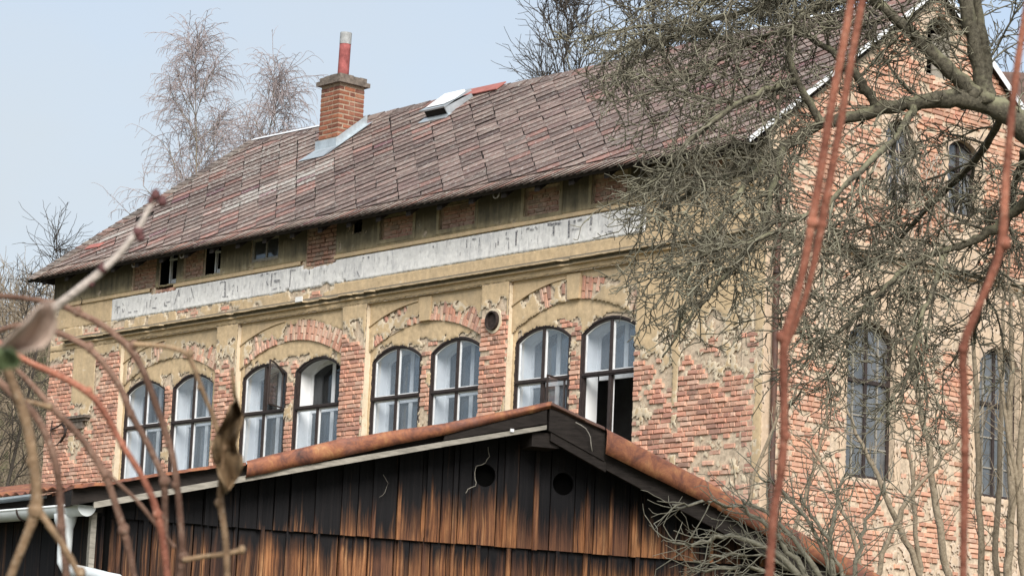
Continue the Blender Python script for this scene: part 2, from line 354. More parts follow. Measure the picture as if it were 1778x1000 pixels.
# ------------------------------------------------------------------ BUILDING (local: x along the front, y into the building, z up)
U = np.array([.65368605, -.75676585, 0]); NV = np.array([-.75676585, -.65368605, 0]); ORG = np.array([-2.69448051, 49.45421835, 0])
BLD = empty('brick_building', ORG, math.atan2(U[1], U[0]))
tag(BLD, 'old two storey brick building with peeling ochre plaster, arched windows and a mossy slate roof', 'building')
def B2W(p): return ORG + U * p[0] - NV * p[1] + np.array([0, 0, p[2]])
SL, SR = -9.89, 9.85          # wall ends
DEPTH = 7.9; ZB = 4.0; ZE = 11.53
BAYS = [(-7.33, -4.16), (-3.50, -.38), (.30, 3.36), (4.05, 7.06)]
ZPAN = 9.76; YP = .08; YT = .125; YW = .15
Z_SILL = 6.55; Z_SPR = 8.76; Z_TOP = 8.99; Z_TR = 8.09
def arc(x, x0, x1, z0, rise):
    """height at x of a segmental arch springing at z0"""
    h = (x1 - x0) / 2; R = (h * h + rise * rise) / (2 * rise); c = (x0 + x1) / 2
    return z0 + np.sqrt(np.maximum(R * R - (np.asarray(x, float) - c) ** 2, 0)) - (R - rise)
def bay_windows(b): return [(b[0] + .06, b[0] + 1.40), (b[0] + 1.66, b[0] + 3.00)]
def intrados(b, x): return arc(x, b[0], b[1], 8.90, .42)
def extrados(b, x): return arc(x, b[0], b[1], 9.34, .34)
def win_head(w, x): return arc(x, w[0], w[1], Z_SPR, Z_TOP - Z_SPR)
ATTIC = [  # s0, s1, z0, z1, kind
    (-7.10, -6.30, 10.72, 11.36, 'brick'), (-6.19, -5.60, 10.74, 11.36, 'win'), (-5.38, -4.74, 10.78, 11.36, 'brick'), (-4.70, -4.18, 10.78, 11.34, 'win'),
    (-3.23, -2.39, 10.87, 11.30, 'frame'), (-1.55, -.68, 10.60, 11.42, 'brick'), (-.22, .05, 11.06, 11.30, 'win'),
    (.58, 1.48, 10.84, 11.22, 'brick'), (2.18, 3.12, 10.83, 11.24, 'brick'), (4.35, 5.22, 10.79, 11.28, 'brick'), (5.98, 6.81, 10.80, 11.28, 'brick'), (8.1, 8.9, 10.80, 11.28, 'brick')]

# --- backing walls (mortar) -------------------------------------------------------------
mb = MB()
edges = [SL] + [e for b in BAYS for e in b] + [SR]
for i in range(0, len(edges), 2): mb.box((edges[i], .03, ZB), (min(edges[i + 1], SR - .035), .5, ZPAN))        # piers
for b in BAYS:
    x = np.linspace(b[0], b[1], 41)
    mb.strip(x, intrados(b, x), np.full(41, ZPAN), YP + .028, .5)                                   # arch and spandrel
    ws = bay_windows(b); x = np.unique(np.concatenate([np.linspace(b[0], b[1], 41)] + [np.linspace(w[0], w[1], 25) for w in ws] + [[w[0] - 1e-4, w[1] + 1e-4] for w in ws]))
    lo = np.full(len(x), ZB)
    for w in ws:
        k = (x >= w[0]) & (x <= w[1]); lo[k] = win_head(w, x[k])
    mb.strip(x, lo, np.maximum(intrados(b, x) + .02, lo), YT + .024, .26)
    mb.box((b[0], YT + .024, ZB), (b[1], .258, Z_SILL - .05))
# upper wall with rectangular holes
def wall_holes(mb, s0, s1, z0, z1, holes, y0, y1):
    cs = sorted(set([s0, s1] + [h[0] for h in holes] + [h[1] for h in holes]))
    for a, c in zip(cs[:-1], cs[1:]):
        hs = [h for h in holes if h[0] <= a + 1e-6 and h[1] >= c - 1e-6]
        z = z0
        for h in sorted(hs, key=lambda q: q[2]):
            mb.box((a, y0, z), (c, y1, h[2])); z = h[3]
        mb.box((a, y0, z), (c, y1, z1))
wall_holes(mb, SL, SR - .035, ZPAN + .001, ZE, [(-6.30, -5.60, 10.60, 10.739, '')] + ATTIC, .012, .45)
mb.build('front_wall', M['mortar'], BLD)
mb = MB()
mb.box((SL + .42, .53, ZB), (SR - .5, .62, 6.4)); mb.box((SL + .42, .53, 9.3), (SR - .5, .62, ZE)) ; mb.box((SL + .3, 1.7, ZB), (SR - .5, 1.85, ZE)); mb.box((SL + .3, .63, 9.5), (SR - .5, 1.69, 9.6))
mb.build('interior_wall', M['interior'], BLD)
# end and back walls
GW = [(1.84, 2.95, 6.46, 8.88, 'arch'), (4.93, 5.95, 6.46, 8.88, 'arch'), (2.63, 3.28, 10.85, 12.16, 'arch'), (4.10, 4.84, 10.88, 12.10, 'arch'), (3.56, 4.23, 13.02, 14.02, 'arch')]
YR = 3.9; ZR = 14.55
def gable_top(t): return 11.50 + (ZR - 11.50 - .14) * (1 - np.abs(np.asarray(t) - YR) / YR)
gb = MB()  # built in a frame with x = depth t, y = inward, z up; rotated afterwards
ts = sorted(set(list(np.linspace(.012, DEPTH, 9)) + [YR] + [w[0] for w in GW] + [w[1] for w in GW]))
tops = gable_top(ts)
for a, c, za, zc in zip(ts[:-1], ts[1:], tops[:-1], tops[1:]):
    hs = sorted([w for w in GW if w[0] <= a + 1e-6 and w[1] >= c - 1e-6], key=lambda q: q[2]); z = ZB
    for w in hs: gb.box((a, .028, z), (c, .45, w[2])); z = w[3]
    gb.prism([(a, z), (c, z), (c, zc), (a, za)], .028, .45)
Gx = lambda p: (SR - p[1], p[0], p[2])        # gable frame -> building frame
gb.v = [Gx(p) for p in gb.v]; gb.build('gable_wall', M['mortar'], BLD)
mb = MB(); mb.box((SL, .5, ZB), (SL + .4, DEPTH, ZE)); mb.box((SL + .4, DEPTH - .4, ZB), (SR - .45, DEPTH, ZE)); mb.box((SL + .012, .02, ZB), (SL + .4, .499, ZE))
mb.build('rear_wall', M['gplaster'], BLD)

# --- brick pieces -------------------------------------------------------------
PAL = [(.50, .235, .16), (.54, .27, .185), (.48, .21, .14), (.58, .33, .24), (.43, .18, .125), (.56, .30, .21), (.36, .15, .11), (.60, .38, .29), (.24, .11, .085), (.52, .25, .165)]
PALG = [(.50, .245, .155), (.53, .28, .18), (.47, .22, .14), (.56, .33, .23), (.41, .18, .12), (.58, .39, .29), (.51, .26, .16)]
rb = random.Random(3)
def brick_geo(l, h, d, rnd, ch=.007):
    """block centred in x and z, front at y = 0, chamfered worn front edges"""
    j = lambda a: rnd.uniform(-a, a)
    X, Z = l / 2, h / 2; vs = []
    for sx, sz in ((-1, -1), (1, -1), (1, 1), (-1, 1)): vs.append((sx * (X - ch + j(.006)), j(.004), sz * (Z - ch * .8 + j(.005))))
    for sx, sz in ((-1, -1), (1, -1), (1, 1), (-1, 1)): vs.append((sx * (X + j(.003)), ch + .004 + j(.003), sz * (Z + j(.003))))
    for sx, sz in ((-1, -1), (1, -1), (1, 1), (-1, 1)): vs.append((sx * X, d, sz * Z))
    fs = [(0, 1, 2, 3)]
    for a, b in ((0, 4), (4, 8)):
        for i in range(4): k = (i + 1) % 4; fs.append((a + i, b + i, b + k, a + k))
    return vs, fs
BR = MB(); GBR = MB()           # joined brickwork, front and gable
SINGLE = []                     # bricks that become objects: (dist, local pos, len, kind)
CH_ = .078
def add_brick(x, z, l, y0, store, xf=None, pal=PAL, h=.064, allow=True):
    y = y0 + rb.gauss(0, .007) + (rb.uniform(.01, .02) if rb.random() < .07 else 0)
    vs, fs = brick_geo(l, h, .05, rb, rb.uniform(.004, .011)); c = rb.choice(pal); k = rb.uniform(.74, 1.34); c = tuple(q * k for q in c) + (1,)
    vs = [(x + p[0], y + p[1], z + p[2]) for p in vs]
    if xf: vs = [xf(p) for p in vs]
    store.add(vs, fs, c)
def lay(x0, x1, z0, z1, y0, inside, cover, store, xf=None, pal=PAL, seed=0, single=False):
    k = int(math.floor(z0 / CH_)); rr = random.Random(seed)
    while (k + 1) * CH_ <= z1 + .02:
        z = (k + .5) * CH_
        head = (k % 2 == 0)
        l = .125 if head else .25
        x = x0 + (0 if head else -.06)
        x = x0 + (-.0 if head else -.0)
        first = True
        while x < x1 - .03:
            ll = l
            if first and not head: ll = .19
            if rr.random() < .12: ll = .25 if head else .125
            ll = min(ll, x1 - x); first = False
            c = x + ll / 2
            if ll > .05 and inside(c, z) and inside(x + .01, z) and inside(x + ll - .01, z) and cover(c, z) < .35:
                if single and ll > .1: SINGLE.append((c, y0, z, ll - .019))
                else: add_brick(c, z, ll - .019, y0, store, xf, pal)
            x += ll
        k += 1

# plaster coverage (1 = plastered) at building-front points, for the pier plane
def nrm(x, z, seed, f): return fbm(x, z, seed, 5, f)
def cov_pier(x, z):
    x = np.asarray(x, float); z = np.asarray(z, float)
    base = np.interp(z, [6, 8.9, 9.25, 9.5, 9.62, 9.9], [.10, .14, .30, .62, 1.2, 1.3])
    left = np.clip((-7.3 - x) / .1, 0, 1)
    base = base + left * np.where((x > -9.0) & (x < -8.2), np.interp(z, [7.2, 8.6, 8.9, 9.5], [.28, .25, .75, 1.0]), -.05) - left * np.where(z > 9.3, .55, 0)
    right = np.clip((x - 7.06) / .1, 0, 1)
    base = base + right * np.interp(z, [6, 8, 8.7, 9.3], [.05, .12, .38, .75])
    base = base + np.where(np.abs(x - 8.0) < .06, .45, 0) + np.where(x > 9.66, .28, 0)
    # plaster left along the arris of each bay
    for b in BAYS: base = base + np.where((x > b[0] - .05) & (x < b[0]), .30, 0)
    return base - .62 * nrm(x, z, 5, 1.5) - .38 * nrm(x, z, 6, 8.) + .5
def cov_ring(x, z):
    x = np.asarray(x, float); z = np.asarray(z, float); r = np.full(x.shape, .5)
    amt = [.40, .20, .42, .50]
    for b, am in zip(BAYS, amt):
        k = (x >= b[0]) & (x <= b[1]); rel = (z - intrados(b, x)) / np.maximum(extrados(b, x) - intrados(b, x), .05)
        v = np.interp(rel, [0, .25, .85, 1.0, 1.08], [am - .08, am - .04, am + .06, am + .22, 1.5])
        c = (b[0] + b[1]) / 2
        v = np.where((np.abs(x - c) < .15) & ((b[0] > 0) | (z > 9.62)), 1.5, v)
        v = np.where(x < b[0] + .14, 1.3, v)
        r = np.where(k, v, r)
    return r - nrm(x, z, 21, 2.6) + .5
def cov_tymp(x, z):
    x = np.asarray(x, float); z = np.asarray(z, float); r = np.full(x.shape, .3)
    for b in BAYS:
        k = (x >= b[0]) & (x <= b[1]); c = b[0] + 1.53
        v = np.interp(z, [7, 8.6, 8.9, 9.04, 9.1], [.25, .28, .40, .60, 1.4])
        v = np.where(np.abs(x - c) > 1.40, 1.2, v)
        r = np.where(k, v, r)
    return r - nrm(x, z, 33, 3.6) + .5
def in_win(b, x, z, pad=.0):
    x = np.asarray(x, float); z = np.asarray(z, float); r = np.zeros(x.shape, bool)
    for w in bay_windows(b):
        r |= (x > w[0] - pad) & (x < w[1] + pad) & (z < win_head(w, np.clip(x, w[0], w[1])) + pad) & (z > Z_SILL)
    return r
def in_attic(x, z):
    x = np.asarray(x, float); r = np.zeros(x.shape, bool)
    for h in ATTIC: r |= (x > h[0]) & (x < h[1]) & (z > h[2]) & (z < h[3])
    return r
for i in range(0, len(edges), 2):
    lay(edges[i], edges[i + 1], 5.6, 9.9, 0., lambda x, z: True, cov_pier, BR, seed=i, single=(i in (4, 6)))
for bi, b in enumerate(BAYS):
    w = bay_windows(b)
    lay(w[0][1] + .004, w[1][0] - .004, 6.5, 8.8, YT, lambda x, z: True, cov_tymp, BR, seed=20 + bi)
    lay(b[0] + .3, b[1] - .05, 8.74, 9.25, YT, lambda x, z: (not in_win(b, x, z, .035)) and z < intrados(b, x) + .03, cov_tymp, BR, seed=30 + bi)
    # radial arch bricks
    c = (b[0] + b[1]) / 2; h = (b[1] - b[0]) / 2; R = (h * h + .42 * .42) / .84; zc = 8.90 + .42 - R
    amax = math.asin(min(1, (h - .03) / R)); na = int(2 * amax * R / .076)
    for ia in range(na):
        a = -amax + (ia + .5) * 2 * amax / na
        for r_, ll in ((0.0, .25), (.255, .12)) if ia % 2 else ((0.0, .12), (.125, .25)):
            rr_ = R + r_ + ll / 2; x = c + rr_ * math.sin(a); z = zc + rr_ * math.cos(a)
            if x < b[0] + .05 or x > b[1] - .03 or z > extrados(b, x) - .02 or cov_ring(x, z) > .4: continue
            vs, fs = brick_geo(ll - .01, .062, .05, rb); y = YP + rb.gauss(0, .004); k = rb.uniform(.8, 1.15)
            ca, sa = math.sin(a), math.cos(a)
            BR.add([(x + p[0] * ca + p[2] * sa, y + p[1], z + p[0] * sa - p[2] * ca) for p in vs], [tuple(reversed(f)) for f in fs], tuple(q * k for q in (rb.choice(PAL) if rb.random() < .55 else rb.choice([(.62, .45, .34), (.66, .52, .40), (.60, .38, .29)]))) + (1,))
SHADED_PAL = [tuple(q * .5 for q in c) for c in PAL[:5]] + [(.16, .12, .09), (.22, .11, .08)]  # brick colours darkened to carry the deep shade under the eave
for h in ATTIC:
    if h[4] == 'brick': lay(h[0], h[1], h[2], h[3], .05 if h[0] != -1.55 else .02, lambda x, z: True, lambda x, z: 0, BR, pal=SHADED_PAL, seed=int(h[0] * 10) & 255)
for h in ATTIC:
    if h[4] == 'brick': mbk = MB(); mbk.box((h[0] - .01, .075, h[2] - .01), (h[1] + .01, .2, h[3] + .01)); mbk.build('blocked_opening', M['mortar'], BLD)
lay(-6.36, -5.62, 10.60, 10.74, .03, lambda x, z: True, lambda x, z: 0, BR, seed=77)
# gable bricks
def cov_gable(t, z):
    t = np.asarray(t, float); z = np.asarray(z, float)
    base = np.interp(z, [4.4, 6, 8, 8.7, 9.1, 9.8, 9.98, 10.1, 10.6, 15], [.5, .36, .34, .46, .62, .74, 1.3, .45, .2, .12])
    for w in GW[:4]:
        base = base + np.where((t > w[0] - .14) & (t < w[1] + .14) & (z > w[2] - .1) & (z < w[3] + .2), .35, 0)
    base = base + np.where(t < .22, .45, 0)
    return base - .5 * nrm(t, z, 51, 1.1) - .5 * nrm(t, z, 52, 8.) + .5
def in_gwin(t, z, pad=0):
    t = np.asarray(t, float); r = np.zeros(t.shape, bool)
    for w in GW: r |= (t > w[0] - pad) & (t < w[1] + pad) & (z > w[2] - pad) & (z < w[3] + pad)
    return r
lay(.0, DEPTH - .3, 4.4, 14.4, 0., lambda x, z: (not in_gwin(x, z, .02)) and z < gable_top(x) - .05, cov_gable, GBR, Gx, PALG, 91)
o = GBR.build('gable_brickwork', M['brick'], BLD); tag(o, kind='stuff')

# bricks as single objects: the ones that show largest
SINGLE.sort(key=lambda q: -q[0] if q[0] < 8.2 else 100)
vis = [q for q in SINGLE if q[2] > 7.4]; rest = [q for q in SINGLE if q[2] <= 7.4]
one, more = vis[:196], vis[196:] + rest
for q in more: add_brick(q[0], q[2], q[3], q[1], BR)
o = BR.build('brickwork', M['brick'], BLD); tag(o, kind='stuff')
VAR = {}
def brick_var(l):
    key = (round(l / .02) * .02, rb.randrange(9))
    if key not in VAR:
        b_ = MB(); vs, fs = brick_geo(key[0], .064, .05, rb, rb.uniform(.004, .011)); k = rb.uniform(.74, 1.34)
        b_.add(vs, fs, tuple(q * k for q in PAL[key[1]]) + (1,)); VAR[key] = b_.mesh('brick', M['brick'])
    return VAR[key]
for (x, y, z, l) in one:
    link('brick', brick_var(l), BLD, (x, y + rb.gauss(0, .005), z), (rb.gauss(0, .012), rb.gauss(0, .008), rb.gauss(0, .02)))

# --- plaster coats: ragged relief sheets -------------------------------------------------------------
def plaster_sheet(name, mat, x0, x1, z0, z1, y0, cov, inside, th=.016, cell=.024, seed=0, coat=None, grime=None, xf=None, relief=.006):
    nx = int((x1 - x0) / cell) + 1; nz_ = int((z1 - z0) / cell) + 1
    xs = np.linspace(x0, x1, nx + 1); zs = np.linspace(z0, z1, nz_ + 1); X, Z = np.meshgrid(xs, zs)
    XC = (X[:-1, :-1] + X[1:, 1:]) / 2; ZC = (Z[:-1, :-1] + Z[1:, 1:]) / 2
    cc = cov(XC, ZC) if cov else np.ones_like(XC)
    keep = (cc > .5) & inside(XC, ZC)
    nb = np.zeros(X.shape, int)
    for dz in (0, 1):
        for dx in (0, 1): nb[dz:dz + nz_, dx:dx + nx] += keep
    full = nb == 4
    if not cov: full = nb > 0
    Y = y0 - th - relief * (fbm(X, Z, seed + 3, 4, 5.) - .5) * 2 - .004 * (fbm(X, Z, seed + 9, 2, 25.) - .5)
    ed = (nb > 0) & ~full
    Y = np.where(ed, y0 + .002, Y)
    jx = np.where(ed, (fbm(X, Z, seed + 13, 2, 40.) - .5) * cell * .9, 0); jz = np.where(ed, (fbm(X, Z, seed + 14, 2, 40.) - .5) * cell * .9, 0)
    idx = -np.ones(X.shape, int); used = nb > 0; idx[used] = np.arange(used.sum())
    V = np.stack([X + jx, Y, Z + jz], -1)[used]
    j, i = np.nonzero(keep)
    FQ = np.stack([idx[j, i], idx[j, i + 1], idx[j + 1, i + 1], idx[j + 1, i]], -1)
    # share of pale under-coat: high near broken edges
    e = cov(X, Z) if cov else np.ones_like(X)
    r = np.clip(1 - (e - .5) / .30, 0, 1) * .72 if cov else np.zeros_like(X)
    if coat is not None: r = r + coat(X, Z)
    gr = grime(X, Z) if grime is not None else np.full(X.shape, .3)
    C4 = np.stack([np.clip(r, 0, 1.2), gr, np.zeros_like(r), np.ones_like(r)], -1)[used]
    if xf is not None: V = np.array([xf(p) for p in V])
    me = bpy.data.meshes.new(name); me.from_pydata(V.tolist(), [], FQ.tolist()); me.materials.append(mat)
    ca = me.color_attributes.new('Col', 'FLOAT_COLOR', 'POINT'); ca.data.foreach_set('color', C4.astype(np.float32).ravel())
    me.polygons.foreach_set('use_smooth', [True] * len(FQ)); me.update()
    return tag(link(name, me, BLD), kind=None if name == 'white_band' else 'stuff')
ins_all = lambda x, z: np.ones(np.shape(x), bool)
for i in range(0, len(edges), 2):
    plaster_sheet('pier_plaster', M['plaster'], edges[i], edges[i + 1], 5.6, 9.766, 0., cov_pier, ins_all, .006, seed=i, relief=.004)
for bi, b in enumerate(BAYS):
    plaster_sheet('spandrel_plaster', M['plaster'], b[0], b[1], 8.88, 9.80, YP, cov_ring, lambda x, z: z > intrados(b, x), .007, seed=40 + bi, relief=.004,
                  grime=lambda x, z: .3 + .5 * (fbm(x, z, 8, 3, 1.5) - .5))
    plaster_sheet('tympanum_plaster', M['plaster'], b[0], b[1], 6.5, 9.36, YT, cov_tymp, lambda x, z: (z < intrados(b, x) + .05) & ~in_win(b, x, z, -.01), .006, seed=50 + bi)
    # smooth reveal at the left side of each bay, and the arch edge
    mb = MB(); zz = np.linspace(6.5, 9.70, 60); f1 = fbm(zz * 0, zz, 60 + bi, 3, 3.); 
    vs = []; 
    for k, z in enumerate(zz): vs += [(b[0] + .004, .004 + .012 * f1[k], z), (b[0] + .012 + .018 * f1[k], YT + .02, z)]
    mb.add(vs, [(2 * k, 2 * k + 1, 2 * k + 3, 2 * k + 2) for k in range(59)], (.62, .3, 0, 1)); mb.build('reveal_plaster', M['plaster'], BLD)
    # key block and raised spandrel edge line
    c = (b[0] + b[1]) / 2
    if bi in (3, 2):
        mb = MB(); zt = 9.74; zb_ = float(intrados(b, c)) + .01
        mb.prism([(c - .13, zb_), (c + .13, zb_), (c + .165, zt), (c - .165, zt)], YP - .032, YP + .03, (.05, .3, 0, 1)); mb.build('key_block', M['plaster'], BLD)
    x = np.linspace(b[0] + .02, c - .2, 20)
    mb = MB(); mb.strip(x, extrados(b, x) + .0, extrados(b, x) + .022, YP - .030, YP, (.1, .5, 0, 1)); mb.build('arch_moulding', M['plaster'], BLD)
# attic zone and frieze
def cov_attic(x, z): return np.where(z < 10.75, 1.3, 1.17) - nrm(x, z, 70, 3.) * .75 + .15 * 0
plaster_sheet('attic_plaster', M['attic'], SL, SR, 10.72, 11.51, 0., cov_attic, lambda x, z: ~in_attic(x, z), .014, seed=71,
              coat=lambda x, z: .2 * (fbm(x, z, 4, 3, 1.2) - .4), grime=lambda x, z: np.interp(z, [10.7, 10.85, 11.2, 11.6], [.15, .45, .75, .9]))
for h in ATTIC:      # plaster frames round the old openings
    if h[4] == 'brick' and h[0] > 0: mb = MB(); mb.ring([(h[0] - .07, h[2] - .07), (h[1] + .07, h[2] - .07), (h[1] + .07, h[3] + .05), (h[0] - .07, h[3] + .05)], [(h[0], h[2]), (h[1], h[2]), (h[1], h[3]), (h[0], h[3])], -.024, .05, (.4, .35, 0, 1)); mb.build('opening_surround', M['attic'], BLD)
def cov_frieze(x, z): return np.where(np.asarray(z) < 9.9, .75, 0) + np.interp(x, [-10, -8, -4, -1, 0, 10], [.75, .62, .55, .72, 1.1, 1.25]) - nrm(x, z, 75, 2.8) * .9 + .35
plaster_sheet('frieze_plaster', M['plaster'], SL, SR, 9.772, 10.215, 0., cov_frieze, ins_all, .014, seed=76)
lay(SL, 0, 9.9, 10.22, .004, lambda x, z: True, cov_frieze, MB(), seed=5)
tmp = MB(); lay(SL, 1.0, 9.9, 10.25, 0., lambda x, z: True, cov_frieze, tmp, seed=6); o = tmp.build('frieze_brickwork', M['brick'], BLD); tag(o, kind='stuff')
plaster_sheet('end_plaster', M['plaster'], SL, -7.73, 10.2, 10.735, 0., lambda x, z: np.interp(x, [-9.9, -9.5, -9.3], [.5, .8, 1.3]) - nrm(x, z, 78, 3) * .8 + .3, ins_all, .013, seed=79)
plaster_sheet('end_plaster', M['plaster'], 7.26, SR, 10.2, 10.735, 0., None, ins_all, .013, seed=80)
tmp = MB(); lay(SL, -8.6, 10.2, 11.5, 0., lambda x, z: not in_attic(x, z), lambda x, z: np.interp(x, [-9.9, -9.5, -9.3], [.5, .8, 1.3]) - nrm(x, z, 78, 3) * .8 + .3, tmp, seed=8)
o = tmp.build('corner_brickwork', M['brick'], BLD); tag(o, kind='stuff')
# whitewashed band with the painted-out lettering
def cov_band(x, z):
    v = np.full(np.shape(x), 1.3)
    v = np.where((x > -6.42) & (x < -5.58) & (z > 10.60), .2, v); v = np.where((x > -1.6) & (x < -.64) & (z > 10.60 - .05 * fbm(x, z, 3, 2, 6.)), .2, v)
    v = np.where(z < 10.235, np.interp(x, [-10, -3.2, -1, 0, 10], [1.2, 1., .75, 1., 1.2]) - .5 * fbm(x, z, 12, 3, 4.), v)
    return v
band = plaster_sheet('white_band', M['white'], -7.73, 7.25, 10.195, 10.645, 0., cov_band, ins_all, .026, seed=81, relief=.003,
              coat=lambda x, z: .35 * (fbm(x, z, 84, 4, 1.3) - .45), grime=lambda x, z: np.interp(z, [10.2, 10.3, 10.5, 10.64], [.1, .35, .45, .5]))
band['label'] = 'long whitewashed sign band with faded painted-out lettering'
mb = MB(); x = np.linspace(SL + .4, SR, 200); wob = (fbm(x, x * 0, 85, 3, 2.) - .5) * .012
keepx = ~(((x > -6.35) & (x < -5.65)) | ((x > -1.55) & (x < -.66)))
for a in range(199):
    if keepx[a] and keepx[a + 1]:
        mb.add([(x[a], -.05 - wob[a], 10.65), (x[a + 1], -.05 - wob[a + 1], 10.65), (x[a + 1], -.05 - wob[a + 1], 10.70), (x[a], -.05 - wob[a], 10.70),
                (x[a], .01, 10.645), (x[a + 1], .01, 10.645), (x[a + 1], .01, 10.735), (x[a], .01, 10.735)], [(0, 1, 2, 3), (1, 0, 4, 5), (3, 2, 6, 7)], (.3, .35, 0, 1))
tag(mb.build('band_moulding', M['plaster'], BLD), kind='stuff')
STROKES = [(-7.51, 10.462, -7.49, 10.333, 0.018), (-7.51, 10.462, -7.41, 10.452, 0.018), (-7.32, 10.412, -7.31, 10.332, 0.018), (-7.33, 10.525, -7.3, 10.473, 0.018), (-7.25, 10.405, -7.28, 10.329, 0.018), (-6.91, 10.324, -6.79, 10.313, 0.018), (-7.11, 10.316, -7.0, 10.311, 0.018), (-6.49, 10.457, -6.48, 10.346, 0.018), (-6.37, 10.493, -6.37, 10.335, 0.018), (-6.3, 10.321, -6.15, 10.311, 0.018), (-6.22, 10.493, -6.16, 10.51, 0.018), (-5.89, 10.397, -5.89, 10.336, 0.018), (-5.89, 10.336, -5.8, 10.318, 0.018), (-5.82, 10.383, -5.71, 10.388, 0.018), (-5.43, 10.6, -5.56, 10.318, 0.018), (-5.45, 10.587, -5.4, 10.457, 0.018), (-5.04, 10.599, -4.93, 10.379, 0.018), (-5.05, 10.407, -5.04, 10.321, 0.018), (-4.48, 10.602, -4.48, 10.564, 0.018), (-4.09, 10.592, -3.94, 10.592, 0.018), (-4.09, 10.592, -4.09, 10.539, 0.018), (-3.94, 10.584, -3.92, 10.309, 0.032), (-4.01, 10.31, -3.81, 10.297, 0.018), (-3.72, 10.47, -3.65, 10.493, 0.018), (-3.68, 10.405, -3.68, 10.315, 0.018), (-3.54, 10.467, -3.53, 10.36, 0.018), (-2.84, 10.573, -2.77, 10.603, 0.026), (-2.67, 10.6, -2.59, 10.592, 0.018), (-2.49, 10.589, -2.5, 10.351, 0.029), (-2.43, 10.575, -2.35, 10.573, 0.026), (-2.42, 10.447, -2.24, 10.443, 0.018), (-2.42, 10.417, -2.23, 10.413, 0.018), (-2.65, 10.457, -2.58, 10.375, 0.018), (-1.93, 10.581, -1.93, 10.278, 0.023), (-1.93, 10.588, -1.78, 10.571, 0.023), (-1.37, 10.55, -1.36, 10.44, 0.023), (-2.45, 10.287, -2.31, 10.294, 0.018), (-2.2, 10.32, -2.22, 10.248, 0.018), (0.18, 10.591, 0.18, 10.561, 0.032), (0.29, 10.578, 0.34, 10.559, 0.032), (0.01, 10.365, 0.09, 10.256, 0.018), (2.08, 10.574, 2.09, 10.538, 0.026), (2.8, 10.381, 2.8, 10.312, 0.018), (2.96, 10.576, 2.96, 10.438, 0.018), (3.1, 10.567, 3.19, 10.563, 0.018), (3.28, 10.574, 3.29, 10.442, 0.018), (3.71, 10.436, 3.71, 10.353, 0.018), (3.77, 10.47, 3.77, 10.387, 0.018), (3.96, 10.589, 3.96, 10.528, 0.023), (3.95, 10.489, 4.03, 10.466, 0.018), (4.03, 10.425, 4.04, 10.289, 0.018), (4.2, 10.567, 4.22, 10.336, 0.026), (4.23, 10.585, 4.22, 10.492, 0.029), (4.22, 10.478, 4.21, 10.331, 0.026), (4.45, 10.586, 4.53, 10.583, 0.032), (4.54, 10.556, 4.64, 10.551, 0.029), (4.67, 10.587, 4.73, 10.539, 0.032), (4.97, 10.592, 5.28, 10.574, 0.042), (5.13, 10.559, 5.13, 10.386, 0.036), (5.49, 10.595, 5.5, 10.316, 0.039), (5.59, 10.563, 5.64, 10.564, 0.039), (5.69, 10.571, 5.8, 10.577, 0.032), (5.56, 10.441, 5.75, 10.432, 0.018), (6.02, 10.597, 6.01, 10.454, 0.045), (6.01, 10.414, 6.0, 10.376, 0.032), (6.27, 10.318, 6.31, 10.327, 0.023), (6.42, 10.307, 6.53, 10.287, 0.023), (6.78, 10.452, 6.77, 10.35, 0.018), (6.82, 10.447, 6.97, 10.442, 0.018), (7.04, 10.537, 7.06, 10.483, 0.018)]
mb = MB(); k = 0
for (a, b_, c, d, w) in STROKES:
    e = np.array([c - a, d - b_]); ln = np.hypot(*e); e /= ln; q = np.array([-e[1], e[0]]) * w * .6; y = -.036 - (k % 3) * .0012; k += 1
    mb.add([(a + q[0], y, b_ + q[1]), (a - q[0], y, b_ - q[1]), (c - q[0], y, d - q[1]), (c + q[0], y, d + q[1])], [(0, 1, 2, 3)])
o = tag(mb.build('lettering', M['letters'], band), kind='stuff')
gh = MB()
for k in range(150):
    a = random.uniform(-7.6, 7.1); zc_ = random.uniform(10.33, 10.57); ln = random.uniform(.04, .16); wd = random.uniform(.008, .022); y = -.0345 - (k % 4) * .0004; tl = random.uniform(-.01, .01)
    gh.add([(a, y, zc_ - ln / 2), (a + wd, y, zc_ - ln / 2 + tl), (a + wd + tl, y, zc_ + ln / 2), (a + tl, y, zc_ + ln / 2 + tl)], [(0, 1, 2, 3)])
tag(gh.build('paint_smears', M['smear'], band), kind='stuff')
